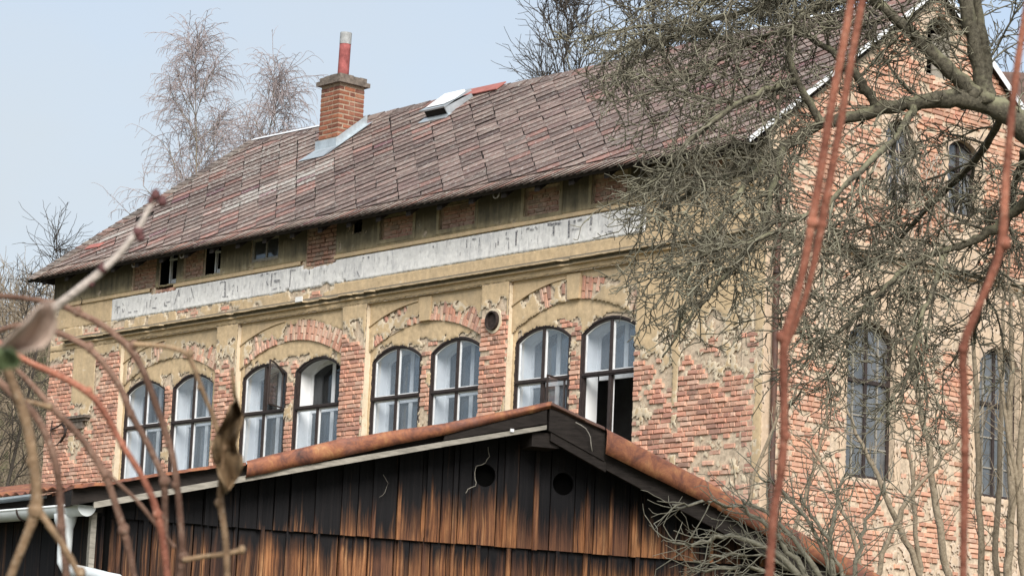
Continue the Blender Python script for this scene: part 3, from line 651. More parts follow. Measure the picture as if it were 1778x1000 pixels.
# cornice: weathered sloping top, underside and throat darkened as painted shade, pale fillet
def cornice(name, x0, x1, parent, xf=None, mat=None, seed=0):
    prof = [(.02, 10.03), (-.06, 10.005), (-.15, 9.958), (-.15, 9.932), (-.045, 9.928), (-.045, 9.893), (-.075, 9.888), (-.075, 9.862), (.02, 9.85)]
    nn = int((x1 - x0) / .08); xs_ = np.linspace(x0, x1, nn + 1); mb = MB()
    bite = fbm(xs_, xs_ * 0 + 3, seed, 4, 1.8); np_ = len(prof); vs = []
    for i, x in enumerate(xs_):
        k = 1.0 if bite[i] < .70 else .62
        for (py, pz) in prof: vs.append((x, py * k + random.uniform(-.002, .002), pz + (.0 if py > -.1 else random.uniform(-.006, .004))))
    fs = [(i * np_ + j, i * np_ + j + 1, (i + 1) * np_ + j + 1, (i + 1) * np_ + j) for i in range(nn) for j in range(np_ - 1)]
    fs += [tuple(range(np_)), tuple(nn * np_ + j for j in range(np_ - 1, -1, -1))]
    if xf: vs = [xf(p) for p in vs]
    mb.add(vs, fs, (.15, .45, 0, 1))
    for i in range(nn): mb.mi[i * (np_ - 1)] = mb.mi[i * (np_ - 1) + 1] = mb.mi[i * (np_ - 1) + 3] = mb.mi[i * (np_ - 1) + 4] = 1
    for i in range(len(mb.c)):
        if i % np_ in (0, 1, 2): mb.c[i] = (.1, .95, 0, 1)
    return mb.build(name, [mat or M['plaster'], M['grime_and_shade']], parent)
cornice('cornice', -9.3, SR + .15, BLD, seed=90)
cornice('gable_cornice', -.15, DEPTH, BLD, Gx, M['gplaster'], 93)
mb = MB(); mb.box((-1.56, -.17, 9.945), (-1.36, -.153, 10.035), (.0, .1, 0, 1)); mb.build('cornice_patch', M['white'], BLD)

# --- round-headed windows -------------------------------------------------------------
def head_outline(w, zb, inset=0., n=15, zs=Z_SPR, zt=Z_TOP):
    x0, x1 = w[0] + inset, w[1] - inset; x = np.linspace(x1, x0, n)
    z = arc(x, w[0], w[1], zs, zt - zs) - inset
    return [(x0, zb + inset), (x1, zb + inset)] + list(zip(x, z))
def make_window(w, mode, first):
    zb = Z_SILL; c = (w[0] + w[1]) / 2
    fr = MB(); fr.ring(head_outline(w, zb, .004), head_outline(w, zb, .062), YW, YW + .07)
    fr.ring(head_outline(w, zb, -.002), head_outline(w, zb, .03), YW - .02, YW + .001)
    fr.box((c - .030, YW + .004, zb + .05), (c + .030, YW + .06, Z_TR - .035)); 
    zt_ = float(win_head(w, c)) - .06
    if mode != 'no_top': fr.box((c - .030, YW + .004, Z_TR + .035), (c + .030, YW + .06, zt_))
    fr.box((w[0] + .05, YW - .012, Z_TR - .035), (w[1] - .05, YW + .06, Z_TR + .035)); fr.box((w[0] + .05, YW - .026, Z_TR - .012), (w[1] - .05, YW - .011, Z_TR + .02))
    wo = fr.build('window', M['wood_dark'], BLD)
    quads = []  # lights: (outline)
    for side in (0, 1):
        a = w[0] + .062 if side == 0 else c + .03; b = c - .03 if side == 0 else w[1] - .062
        quads.append(('low', side, [(a, zb + .06), (b, zb + .06), (b, Z_TR - .035), (a, Z_TR - .035)]))
        x = np.linspace(b, a, 9); z = arc(x, w[0], w[1], Z_SPR, Z_TOP - Z_SPR) - .062
        quads.append(('up', side, [(a, Z_TR + .035), (b, Z_TR + .035)] + list(zip(x, z))))
    for row, side, q in quads:
        gone = (mode == 'no_top' and row == 'up') or (mode == 'open_low' and row == 'low')
        opened = (mode == 'tilt_up' and row == 'up' and side == 1) or (mode == 'tilt_low' and row == 'low' and side == 1)
        if gone:
            continue
        ctr = np.mean(q[:2], axis=0); inn = []
        zc = sum(p[1] for p in q) / len(q); xc = (q[0][0] + q[1][0]) / 2; hw = (q[1][0] - q[0][0]) / 2; zl, zh = q[0][1], max(p[1] for p in q)
        for p in q: inn.append((xc + (p[0] - xc) * (1 - .024 / hw), zl + .022 + (p[1] - zl) * (1 - .044 / (zh - zl))))
        cs = MB(); cs.ring(q, inn, YW + .026, YW + .055); 
        rot = None; loc = None
        ob = cs.mesh('casement', M['white_paint'] if not opened else M['wood_dark'])
        pn = MB(); pn.prism([(p[0], p[1]) for p in inn], YW + .038, YW + .042)
        pm = pn.mesh('pane', M['glass'])
        tilt_ = Matrix.Translation((xc, YW, zc)) @ Matrix.Rotation(rb.gauss(0, .012), 4, 'X') @ Matrix.Rotation(rb.gauss(0, .012), 4, 'Z') @ Matrix.Translation((-xc, -YW, -zc)); pm.transform(tilt_)
        if opened:   # swung outwards about its right-hand jamb
            hx = q[1][0]
            T = Matrix.Translation((hx, YW, 0)) @ Matrix.Rotation(math.radians(118 if row == 'up' else 109), 4, 'Z') @ Matrix.Translation((-hx, -YW, 0))
            ob.transform(T); pm.transform(T)
        link('casement', ob, wo); link('pane', pm, wo)
    # white reveals and the inner window
    rv = MB(); oo = head_outline(w, zb, .012); ii = head_outline(w, zb, -.04)
    rv.ring(ii, oo, YW + .0705, YW + .36)
    o = rv.build('reveal', M['reveal'], wo)
    if mode in ('open_low',):
        zlo = Z_TR
    else: zlo = zb
    y = YW + .33
    fi = MB(); 
    if zlo == zb:
        fi.ring(head_outline(w, zb, .012), head_outline(w, zb, .085), y, y + .04); fi.box((c - .045, y + .003, zb + .08), (c + .045, y + .037, Z_TR - .04))
    else:
        fi.ring(head_outline(w, Z_TR + .04, .012), head_outline(w, Z_TR + .04, .085), y, y + .04)
    fi.box((c - .045, y + .003, Z_TR + .04), (c + .045, y + .037, float(win_head(w, c)) - .08))
    fi.box((w[0] + .08, y - .005, Z_TR - .045), (w[1] - .08, y + .037, Z_TR + .045))
    fi.build('inner_frame', M['white_paint'], wo)
    gi = MB(); q = head_outline(w, zlo + (.05 if zlo != zb else 0), .09)
    gi.prism(q, y + .015, y + .02); gi.build('inner_pane', M[('inner_glass', 'inner_dim', 'inner_pale')[int(abs(w[0]) * 10) % 3] if mode != 'no_top' else 'inner_dim'], wo)
    if mode == 'open_low': pm_ = MB(); pm_.box((c - .014, YW + .07, zb), (c + .014, YW + .1, Z_TR - .03)); pm_.build('post', M['white_paint'], wo); sh_ = MB(); sh_.box((w[1] - .22, YW + .12, zb), (w[1] - .02, YW + .15, Z_TR - .15)); sh_.build('inner_casement', M['grey_wood'], wo)
    sl = MB(); sl.box((w[0] - .02, YW - .07, zb - .045), (w[1] + .02, YW + .1, zb)); sl.build('sill', M['concrete'], wo)
    return wo
modes = ['', '', 'tilt_up', 'no_top', '', '', 'tilt_low', 'open_low']; k = 0
for b in BAYS:
    for w in bay_windows(b):
        wo = make_window(w, modes[k], k == 0)
        if modes[k]: wo['label'] = {'tilt_up': 'arched window with its upper right casement swung open', 'no_top': 'arched window with its upper panes missing', 'tilt_low': 'arched window with its lower right casement ajar', 'open_low': 'arched window with its lower half standing open and dark'}[modes[k]]
        k += 1
# casement stay bar and bright lower curtain in the seventh window are left to the glass; gable windows
for gi, w in enumerate(GW):
    zs = w[3] - (.32 if gi < 2 else .16); ww = (w[0], w[1]); c = (w[0] + w[1]) / 2
    mb = MB(); mb.ring(head_outline(ww, w[2], .0, 15, zs, w[3]), head_outline(ww, w[2], .06, 15, zs, w[3]), .12, .2)
    if gi != 4:
        mb.box((c - .03, .125, w[2] + .05), (c + .03, .19, w[3] - .05)); mb.box((w[0] + .05, .11, w[2] + (w[3] - w[2]) * .62 - .03), (w[1] - .05, .19, w[2] + (w[3] - w[2]) * .62 + .03))
    bars = MB()
    if gi < 2:
        for k in range(1, 5):
            if k != 3: zq = w[2] + (w[3] - w[2]) * .2 * k; bars.box((w[0] + .05, .13, zq - .012), (w[1] - .05, .18, zq + .012))
        for s_ in (.25, .75): xq = w[0] + (w[1] - w[0]) * s_; bars.box((xq - .012, .132, w[2] + .05), (xq + .012, .182, w[3] - .2))
    mb.v = [Gx(p) for p in mb.v]; wo = mb.build('gable_window', M['wood_dark'] if gi != 4 else M['grey_wood'], BLD)
    if gi < 2: bars.v = [Gx(p) for p in bars.v]; tag(bars.build('glazing_bars', M['grey_wood'], wo), kind='stuff')
    fl = MB(); o_ = head_outline(ww, w[2], 0, 15, zs, w[3]); fl.strip(np.array([p[0] for p in o_[:1:-1]]), np.array([p[1] for p in o_[:1:-1]]), np.full(15, w[3] + .004), .014, .3); fl.v = [Gx(p) for p in fl.v]; fl.build('arch_head', M['gplaster'], wo)
    if gi != 4:
        pn = MB(); pn.prism(head_outline(ww, w[2], .055, 15, zs, w[3]), .15, .156); pn.v = [Gx(p) for p in pn.v]; pn.build('pane', M['inner_pale'], wo)
        rv = MB(); rv.box((w[1] - .22, .24, w[2] + .05), (w[1] + .02, .28, w[3] - .1)); rv.v = [Gx(p) for p in rv.v]; rv.build('curtain', M['reveal'], wo)
        bk = MB(); bk.box((w[0] - .1, .46, w[2] - .1), (w[1] + .1, .5, w[3] + .1)); bk.v = [Gx(p) for p in bk.v]; bk.build('dark_room', M['interior'], wo)
    else:
        sh = MB(); sh.box((w[0] + .30, .17, w[2] + .05), (w[1] - .05, .2, w[3] - .25)); sh.v = [Gx(p) for p in sh.v]; sh.build('shutter', M['grey_wood'], wo)
        bk = MB(); bk.box((w[0] - .1, .46, w[2] - .1), (w[1] + .1, .5, w[3] + .1)); bk.v = [Gx(p) for p in bk.v]; bk.build('dark_room', M['black'], wo)
# attic windows
for h in ATTIC:
    if h[4] == 'brick': continue
    ln_ = MB(); e_ = .012  # black sheets added so the openings' inner faces read as shade
    for q0, q1 in (((h[0], .035, h[2]), (h[0] + e_, .39, h[3])), ((h[1] - e_, .035, h[2]), (h[1], .39, h[3])), ((h[0] + e_, .035, h[3] - e_), (h[1] - e_, .39, h[3])), ((h[0] + e_, .035, h[2]), (h[1] - e_, .39, h[2] + e_))): ln_.box(q0, q1)
    tag(ln_.build('opening_shade_lining', M['black'], BLD), kind='stuff')
    mb = MB(); mb.box((h[0] - .05, .40, h[2] - .05), (h[1] + .05, .44, h[3] + .05)); bk = mb
    fr = MB()
    if h[4] == 'frame':
        fr.ring([(h[0], h[2]), (h[1], h[2]), (h[1], h[3]), (h[0], h[3])], [(h[0] + .045, h[2] + .05), (h[1] - .045, h[2] + .05), (h[1] - .045, h[3] - .045), (h[0] + .045, h[3] - .045)], .03, .09)
        c = (h[0] + h[1]) / 2; fr.box((c - .014, .04, h[2] + .05), (c + .014, .08, h[3] - .045))
        wo = fr.build('attic_window', M['grey_wood'], BLD); fr = None; pn = MB(); pn.box((h[0] + .04, .06, h[2] + .04), (h[1] - .04, .064, h[3] - .04)); pn.build('pane', M['inner_glass'], wo)
    elif h[1] - h[0] > .4:
        fr.box((h[0] + .13, .15, h[2] + .02), (h[0] + .165, .2, h[3])); fr.box((h[0] + .20, .16, h[2] + .03), (h[1] - .01, .22, h[2] + .13)); fr.box((h[0] + .1, .155, h[3] - .12), (h[1], .19, h[3] - .09))
        wo = fr.build('attic_window', M['white_paint'], BLD)
    else:
        fr.ring([(h[0], h[2]), (h[1], h[2]), (h[1], h[3]), (h[0], h[3])], [(h[0] + .03, h[2] + .03), (h[1] - .03, h[2] + .03), (h[1] - .03, h[3] - .03), (h[0] + .03, h[3] - .03)], .1, .15)
        wo = fr.build('attic_window', M['dark_wood'], BLD)
    bk.build('dark_room', M['black'], wo)
# vent pipe, wall hooks, bracket
mb = MB(); th = np.linspace(0, 2 * math.pi, 25)[:-1]
oc = [(3.70 + .150 * math.cos(a), 9.14 + .160 * math.sin(a)) for a in th]; ic = [(3.70 + .125 * math.cos(a), 9.14 + .135 * math.sin(a)) for a in th]
mb.ring(oc, ic, -.07, .2); vp = mb.build('vent_pipe', M['iron'], BLD)
mb = MB(); mb.prism(ic, -.016, -.012); mb.build('vent_back', M['iron'], vp)
mb = MB(); mb.ring([(3.70 + .20 * math.cos(a), 9.14 + .21 * math.sin(a)) for a in th], oc, -.012, .03, (.8, .2, 0, 1)); mb.build('vent_collar', M['plaster'], vp)
def ring_pts(c, r, a0, a1, n=14): return [(c[0] + r * math.cos(a), c[1], c[2] + r * math.sin(a)) for a in np.linspace(a0, a1, n)]
for s_ in (-9.98, -6.55, -4.95, 4.02): mb = MB(); mb.tube(ring_pts((s_, -.34, 11.17), .075, math.pi * .95, math.pi * 2.1), .013, 5); mb.build('gutter_hook', M['grey_wood'], BLD)
mb = MB(); mb.tube(ring_pts((-8.82, -.06, 10.70), .07, -1.8, 1.5), .008, 5); mb.build('wall_hook', M['iron'], BLD)
mb = MB(); mb.box((-8.98, -.12, 8.36), (-8.28, .02, 8.41)); mb.box((-8.93, -.07, 8.30), (-8.33, .02, 8.36)); mb.box((-8.80, -.05, 8.16), (-8.45, .02, 8.299))
mb.build('stone_ledge', M['concrete'], BLD)
mb = MB(); mb.tube([(-9.55, -.05, 8.38), (-9.5, -.10, 8.1), (-9.35, -.15, 7.86), (-9.15, -.15, 7.86), (-8.98, -.10, 8.05), (-8.9, -.06, 8.3)], .012, 5)
mb.tube([(-9.6, -.04, 8.2), (-9.2, -.14, 8.22), (-8.95, -.16, 8.3)], .018, 5); mb.tube([(-9.1, -.08, 8.27), (-8.98, -.10, 8.18), (-8.97, -.1, 8.05), (-9.12, -.1, 7.92)], .030, 6)
mb.build('cable_bracket', M['iron'], BLD)
# corner downpipe
mb = MB(); mb.tube([Gx((.16, -.085, z)) for z in np.linspace(ZB, 11.1, 12)], .046, 10); dp = mb.build('downpipe', M['rustdark'], BLD)
for z in (6.2, 7.7, 9.3, 10.6): mb = MB(); mb.tube([Gx((.16, -.085, z - .02)), Gx((.16, -.085, z + .02))], .062, 10); mb.build('pipe_clip', M['iron'], dp)

# --- roof -------------------------------------------------------------
OE, ZE0 = .45, 11.20                    # eave overhang and height
SLOPE = .805; RL = (3.75 + OE) / math.cos(math.atan(SLOPE)); TH = math.atan(SLOPE); CT, ST = math.cos(TH), math.sin(TH)
SRV = 9.93                              # verge
def sag(a, b): return -.16 * (b / RL) * (a + 8.5) / 18.4 - .012 * math.sin(a * .9) * (b / RL)
def RP(a, b, h=0.): return np.array([a, -OE + b * CT - h * ST, ZE0 + b * ST + h * CT + sag(a, b)])
def s_left(b): return -10.2 + 1.5 * b / RL
mb = MB()
na, nb_ = 40, 8
for hh in (0, -.07):
    pass
vs = []
for j in range(nb_ + 1):
    for i in range(na + 1):
        b = RL * j / nb_; a = s_left(b) + (SRV - s_left(b)) * i / na; vs.append(RP(a, b, -.004))
for j in range(nb_ + 1):
    for i in range(na + 1):
        b = RL * j / nb_; a = s_left(b) + (SRV - s_left(b)) * i / na; vs.append(RP(a, b, -.06))
q = (na + 1) * (nb_ + 1); fs = []
for j in range(nb_):
    for i in range(na):
        k = j * (na + 1) + i; fs += [(k, k + 1, k + na + 2, k + na + 1), (q + k + na + 1, q + k + na + 2, q + k + 1, q + k)]
for i in range(na): fs += [(i, q + i, q + i + 1, i + 1)]
mb.add(vs, fs)
yb = 2 * 3.75 + OE; rid = lambda a: RP(a, RL, -.004)
def back(a): p = rid(a); return (p[0], yb + 0.0, ZE0)
R0, R1 = rid(s_left(RL)), rid(SRV)
mb.add([R0, R1, (SRV, yb, ZE0), (-10.2, yb, ZE0), RP(-10.2, 0, -.004)], [(1, 0, 3, 2), (0, 4, 3)])
roof = mb.build('roof', M['dark_wood'], BLD)
# soffit board and rafter tails
for s_ in np.arange(-9.7, 9.9, .82):
    mb = MB(); mb.add([(s_ - .06, -OE + .08, ZE0 - .02), (s_ + .06, -OE + .08, ZE0 - .02), (s_ + .06, .02, ZE0 + .36), (s_ - .06, .02, ZE0 + .36),
            (s_ - .06, -OE + .08, ZE0 - .13), (s_ + .06, -OE + .08, ZE0 - .13), (s_ + .06, .02, ZE0 + .18), (s_ - .06, .02, ZE0 + .18)],
           [(0, 1, 2, 3), (7, 6, 5, 4), (0, 4, 5, 1), (1, 5, 6, 2), (3, 7, 4, 0)]); mb.build('rafter_tail', M['dark_wood'], roof)
# slate lattice
E1 = np.array([math.cos(math.radians(27)), math.sin(math.radians(27))]) * .43
E2 = np.array([math.cos(math.radians(-43)), math.sin(math.radians(-43))]) * .305
rt = random.Random(11)
def tile_col(a, b):
    r = rt.random()
    c = (.188, .136, .118) if r < .50 else (.23, .176, .152) if r < .70 else (.135, .093, .083) if r < .79 else (.245, .138, .115) if r < .95 else (.27, .145, .115) if r < .966 else (.18, .095, .10)
    k = rt.uniform(.78, 1.24); k *= .80 + .4 * float(fbm(np.array([a]), np.array([b]), 120, 3, .6)[0])
    al = 0.
    d1 = math.hypot((a + 4.0) / .8, (b - 2.2) / .55)
    if -5.9 < a < -3.2 and 1.6 < b < 3.3 and abs((b - 2.35) - .42 * (a + 4.5)) < .55: al = .62 * rt.uniform(.3, 1.1)
    elif -9.6 < a < -7.6 and abs((b - 1.7) - .75 * (a + 8.6)) < .2 and b > 1.2: al = .52 * rt.uniform(.1, 1.1)
    elif a < -4.5 and b > 3.3: al = .24 * rt.random() + .06
    elif a < 0: al = .13 * rt.random()
    else: al = .07 * rt.random()
    return (c[0] * k, c[1] * k, c[2] * k, al)
def clip_poly(P, nrm_, d):
    out_ = []
    for i in range(len(P)):
        a, b = P[i], P[(i + 1) % len(P)]; da, db = a @ nrm_ - d, b @ nrm_ - d
        if da <= 0: out_.append(a)
        if da * db < 0: out_.append(a + (b - a) * da / (da - db))
    return out_
EB = .42                                 # eave course height
lt = np.array([-(RL), 1.5]); lt = lt / np.linalg.norm(lt)       # outward normal of the hip edge in (a, b)
hip_d = lt @ np.array([-10.2, 0.])
planes = [(np.array([0, -1.]), -(EB - .05)), (np.array([0, 1.]), RL - .16), (np.array([1., 0]), SRV - .02), (lt, hip_d - .30)]
BIG = MB(); TILES = []
e1n = E1 / np.linalg.norm(E1); up = np.array([-e1n[1], e1n[0]])         # lower edge runs along e1
def tile_pts(o_): g_ = .006; return [o_ + E2 * .0 + e1n * g_, o_ + E1 - e1n * g_, o_ + E1 - E2 * 1.12 - e1n * g_, o_ - E2 * 1.12 + e1n * g_]
for i in range(-60, 90):
    for j in range(-60, 90):
        o_ = np.array([0., 1.]) + E1 * i + E2 * j + e1n * (rt.uniform(-.012, .012))
        c = o_ + E1 / 2 - E2 / 2
        if c[1] < -.3 or c[1] > RL + .4 or c[0] < -11.5 or c[0] > 10.6: continue
        P = tile_pts(o_); Q = P
        for nn, d in planes:
            if not Q: break
            Q = clip_poly(Q, nn, d)
        if len(Q) < 3: continue
        whole = len(Q) == 4 and all(np.allclose(x, y) for x, y in zip(P, Q))
        # skip under chimney and skylight
        if -4.86 < c[0] < -4.28 and 4.02 < c[1] < 4.70: continue
        TILES.append((o_, Q, whole, c))
def tile_h(p, o_):
    d = (p - o_) @ up; dn = (-E2 * 1.12) @ up
    return .033 - .021 * d / dn
def tile_solid(mbx, Q, o_, col, lift=0., place=None):
    n_ = len(Q); tops = []; bots = []
    for p in Q: h = tile_h(p, o_) + lift; tops.append(RP(p[0], p[1], h)); bots.append(RP(p[0], p[1], h - .006))
    mbx.add(tops + bots, [tuple(range(n_)), tuple(range(2 * n_ - 1, n_ - 1, -1))] + [(k, n_ + k, n_ + (k + 1) % n_, (k + 1) % n_) for k in range(n_)], col)
TVAR = []
for k in range(26):
    c = tile_col(rt.uniform(0, 8), rt.uniform(1, 5)); b_ = MB(); o_ = np.zeros(2); Q = tile_pts(o_); n_ = 4; jit = [rt.uniform(-.006, .006) for _ in range(8)]
    tops = [(p[0] + jit[2 * q_], p[1] + jit[2 * q_ + 1], tile_h(p, o_)) for q_, p in enumerate(Q)]; bots = [(p[0], p[1], z - .006) for p, (_, _, z) in zip(Q, tops)]
    b_.add(tops + bots, [(0, 1, 2, 3), (7, 6, 5, 4)] + [(q_, 4 + q_, 4 + (q_ + 1) % 4, (q_ + 1) % 4) for q_ in range(4)], c); TVAR.append(b_.mesh('roof_tile', M['tile']))
cand = [t_ for t_ in TILES if t_[2] and t_[3][0] > -3.0 and t_[3][0] < 6.4]
cand.sort(key=lambda t_: -(t_[3][0] * .75 - t_[3][1] * .6)); sing = set(id(t_) for t_ in cand[:292])
Rrot = Matrix(((1, 0, 0), (0, CT, -ST), (0, ST, CT)))
for t_ in TILES:
    o_, Q, whole, c = t_
    if id(t_) in sing:
        p = RP(o_[0], o_[1], rt.uniform(-.002, .004)); ob = link('roof_tile', rt.choice(TVAR), roof, p, (TH + rt.gauss(0, .006), rt.gauss(0, .008), rt.gauss(0, .008)))
    else:
        if rt.random() < .006: continue
        tile_solid(BIG, [q_ + np.array([rt.uniform(-.006, .006), rt.uniform(-.006, .006)]) for q_ in Q], o_, tile_col(c[0], c[1]), rt.uniform(-.002, .005))
o = BIG.build('roof_tiling', M['tile'], roof); tag(o, kind='stuff')
# eave course: narrow slanted slates
EV = MB(); a = -10.25; k = 0
while a < SRV - .1:
    wd = rt.uniform(.17, .20); lean = .30
    P = [np.array([a, -.03 - rt.uniform(0, .02)]), np.array([a + wd - .016, -.03 - rt.uniform(0, .012)]), np.array([a + wd - .012 + lean, EB + .03]), np.array([a + lean, EB + .03])]
    q_ = []
    for nn, d in ((np.array([1., 0]), SRV - .01), (lt, hip_d + .02)):
        P = clip_poly(P, nn, d) if len(P) else P
    if len(P) >= 3:
        EV = MB(); n_ = len(P); tops = []; c = tile_col(a, 0); kk = rt.uniform(.95, 1.45); c = (c[0] * kk, c[1] * kk * 1.04, c[2] * kk * 1.03, c[3] + .06)
        for p in P: h = (.014 + .034 * min(1, max(0, (p[0] - a - p[1] * lean / EB) / wd))) * (1 - .95 * min(1, max(0, p[1] / EB))) ; tops.append((RP(p[0], p[1], h), RP(p[0], p[1], h - .008)))
        EV.add([t_[0] for t_ in tops] + [t_[1] for t_ in tops], [tuple(range(n_)), tuple(range(2 * n_ - 1, n_ - 1, -1))] + [(i, n_ + i, n_ + (i + 1) % n_, (i + 1) % n_) for i in range(n_)], c); EV.build('eave_slate', M['tile'], roof)
    a += wd
# hip course at the left end and ridge caps
HP = MB(); hdir = np.array([1.5, RL]) / math.hypot(1.5, RL); hin = -lt; Lh = math.hypot(1.5, RL); tpos = 0.
while tpos < Lh - .05:
    wd = rt.uniform(.15, .19); p0 = np.array([-10.2, 0]) + hdir * tpos - hin * .03
    P = [p0, p0 + hin * .38 + hdir * .02, p0 + hin * .38 + hdir * (wd + .05), p0 + hdir * (wd + .03)]
    HP = MB(); c = tile_col(-8, 3); c = (c[0] * .95, c[1] * 1.05, c[2] * 1.02, c[3] * .3); tops = []
    for q_, h in zip(P, (.055, .045, .03, .036)): tops.append((RP(q_[0], q_[1], h), RP(q_[0], q_[1], h - .016)))
    HP.add([t_[0] for t_ in tops] + [t_[1] for t_ in tops], [(0, 1, 2, 3), (7, 6, 5, 4)] + [(i, 4 + i, 4 + (i + 1) % 4, (i + 1) % 4) for i in range(4)], c); tpos += wd; HP.build('hip_slate', M['tile'], roof)
    # roll over to the hip end

RC = MB(); a = s_left(RL) - .1
while a < SRV - .2:
    RC = MB(); ln = rt.uniform(.42, .5); c = tile_col(a, RL); c = (c[0] * .85, c[1] * .85, c[2] * .85, .05)
    p = [RP(a, RL - .26, .03), RP(a + ln + .03, RL - .26, .04), RP(a + ln + .03, RL - .01, .045), RP(a, RL - .01, .032)]; p2 = [np.array([q_[0], q_[1] + .25, q_[2] - .2]) for q_ in p[2:]]
    RC.add(p + [q_ - np.array([0, .01, .018]) for q_ in p[:2]] + p2, [(0, 1, 2, 3), (0, 4, 5, 1), (3, 2, 6, 7)], c); a += ln; RC.build('ridge_slate', M['tile'], roof)

for a, b_ in ((s_left(RL) + .1, -5.1), (5.2, SRV - .3)):
    VG = MB()
    for i in range(12):
        x0, x1 = a + (b_ - a) * i / 12, a + (b_ - a) * (i + 1) / 12
        VG.add([RP(x0, RL + .02, .05), RP(x1, RL + .02, .05), RP(x1, RL - .07, .055), RP(x0, RL - .07, .055), RP(x0, RL + .02, -.02), RP(x1, RL + .02, -.02)], [(3, 2, 1, 0), (0, 1, 5, 4)])
    VG.build('ridge_flashing', M['verge'], roof)
VG = MB(); nseg = 26
for i in range(nseg):
    b0, b1 = -.05 + (RL + .05) * i / nseg, -.05 + (RL + .05) * (i + 1) / nseg; vs = []
    for b_ in (b0, b1):
        vs += [RP(SRV - .06, b_, .05), RP(SRV + .012, b_, .07), RP(SRV + .012, b_, .0), RP(SRV - .06, b_, .02)]
    VG.add(vs, [(0, 1, 5, 4), (1, 2, 6, 5), (2, 3, 7, 6)])
VG.build('verge_flashing', M['verge'], roof)
VG = MB()
for i in range(10):   # far verge of the gable
    t0, t1 = i / 10, (i + 1) / 10; vs = []
    for t_ in (t0, t1):
        y = 3.75 + t_ * (yb - 3.75); z = R1[2] + .06 + (ZE0 - R1[2]) * t_
        vs += [(SRV - .12, y, z), (SRV + .03, y, z + .04), (SRV + .03, y, z - .09)]
    VG.add(vs, [(0, 3, 4, 1), (1, 4, 5, 2)])
VG.build('verge_flashing', M['verge'], roof)
# skylight
def rbox(mbx, a0, a1, b0, b1, h0, h1, hb=None, col=None, mi=None):
    hb = h1 if hb is None else hb
    v = [RP(a0, b0, h0), RP(a1, b0, h0), RP(a1, b1, h0), RP(a0, b1, h0), RP(a0, b0, h1), RP(a1, b0, h1), RP(a1, b1, hb), RP(a0, b1, hb)]
    mbx.add(v, [(0, 3, 2, 1), (4, 5, 6, 7), (0, 1, 5, 4), (1, 2, 6, 5), (2, 3, 7, 6), (3, 0, 4, 7)], col, mi)
mb = MB(); rbox(mb, -1.92, -1.30, 4.38, 5.05, 0, .19, .10); sk = mb.build('skylight', M['dark_wood'], roof)
mb = MB(); rbox(mb, -1.98, -1.25, 4.32, 5.10, .192, .225, .14); mb.build('lid', M['zinc'], sk)
mb = MB(); rbox(mb, -1.90, -1.33, 4.42, 5.02, .228, .232, .145); mb.build('lid_pane', M['verge'], sk)
mb = MB(); rbox(mb, -1.295, -1.27, 4.34, 5.08, .03, .188, .10); rbox(mb, -2.0, -1.2, 4.18, 4.37, .03, .045, .05); mb.build('skylight_flashing', M['zinc'], sk)
mb = MB(); rbox(mb, -1.75, -.62, 5.12, RL + .03, .055, .075); mb.build('red_patch', M['redsheet'], roof)
mb = MB(); rbox(mb, -9.35, -8.85, .98, 1.16, .035, .05); mb.build('red_patch', M['redsheet'], roof)

# --- chimney -------------------------------------------------------------
CX0, CX1, CY0, CY1 = -4.88, -4.27, 2.62, 3.24
mb = MB(); mb.box((CX0 + .012, CY0 + .012, 13.2), (CX1 - .012, CY1 - .012, 14.95)); chim = mb.build('chimney', M['chimney_mortar'], BLD)
chim['label'] = 'square brick chimney with a red and white flue pipe on top'
CPAL = [(.23, .085, .055), (.29, .115, .065), (.19, .075, .05), (.33, .145, .085), (.15, .062, .045), (.26, .10, .06)]
z = 13.30; k = 0; CH2 = .094
CVAR = {}
def cbrick(lx, ly, h):
    key = (round(lx, 2), round(ly, 2), rb.randrange(7))
    if key not in CVAR:
        b_ = MB(); j = lambda a_: rb.uniform(-a_, a_); X, Y, Z = lx / 2, ly / 2, h / 2; c_ = .010; vs = []
        for sz in (-1, 1):
            for inset, zz_ in ((c_, Z), (0, Z - c_)) if sz > 0 else ((c_, -Z), (0, -Z + c_)):
                for sx, sy in ((-1, -1), (1, -1), (1, 1), (-1, 1)): vs.append((sx * (X - inset) + j(.004), sy * (Y - inset) + j(.004), zz_ + j(.003)))
        fs = [(3, 2, 1, 0), (8, 9, 10, 11)]
        for a_, b2 in ((0, 4), (4, 12), (12, 8)):
            for i in range(4): i2 = (i + 1) % 4; fs.append((a_ + i, a_ + i2, b2 + i2, b2 + i))
        col_ = CPAL[key[2] % 6]; q_ = rb.uniform(.8, 1.15); b_.add(vs, fs, tuple(v * q_ for v in col_) + (1,)); CVAR[key] = b_.mesh('brick', M['chimney_brick'])
    return CVAR[key]
while z + CH2 < 14.96:
    h = .076; zc = z + CH2 / 2; W_, D_ = CX1 - CX0, CY1 - CY0
    if k % 2 == 0: front = [.27, .14, .20]; side0 = .125
    else: front = [.125, .26, .225]; side0 = .26
    # front row of bricks; the last one is the corner brick shown on both faces
    x = CX0
    for i, l in enumerate(front):
        cor = i == 2; ly = side0 if cor else .12; l = min(l, CX1 - x)
        link('brick', cbrick(l - .018, ly - .018, h), chim, (x + l / 2, CY0 + ly / 2 - .004, zc), (rb.gauss(0, .008), rb.gauss(0, .008), rb.gauss(0, .01))); x += l
    y = CY0 + side0; left = CY1 - y; parts = [.26, left - .26] if k % 2 == 0 else [.13, left - .13]
    for l in parts:
        if l > .05: link('brick', cbrick(.12 - .018, l - .018, h), chim, (CX1 - .056, y + l / 2, zc), (rb.gauss(0, .008), rb.gauss(0, .008), rb.gauss(0, .01)))
        y += l
    z += CH2; k += 1
mb = MB()
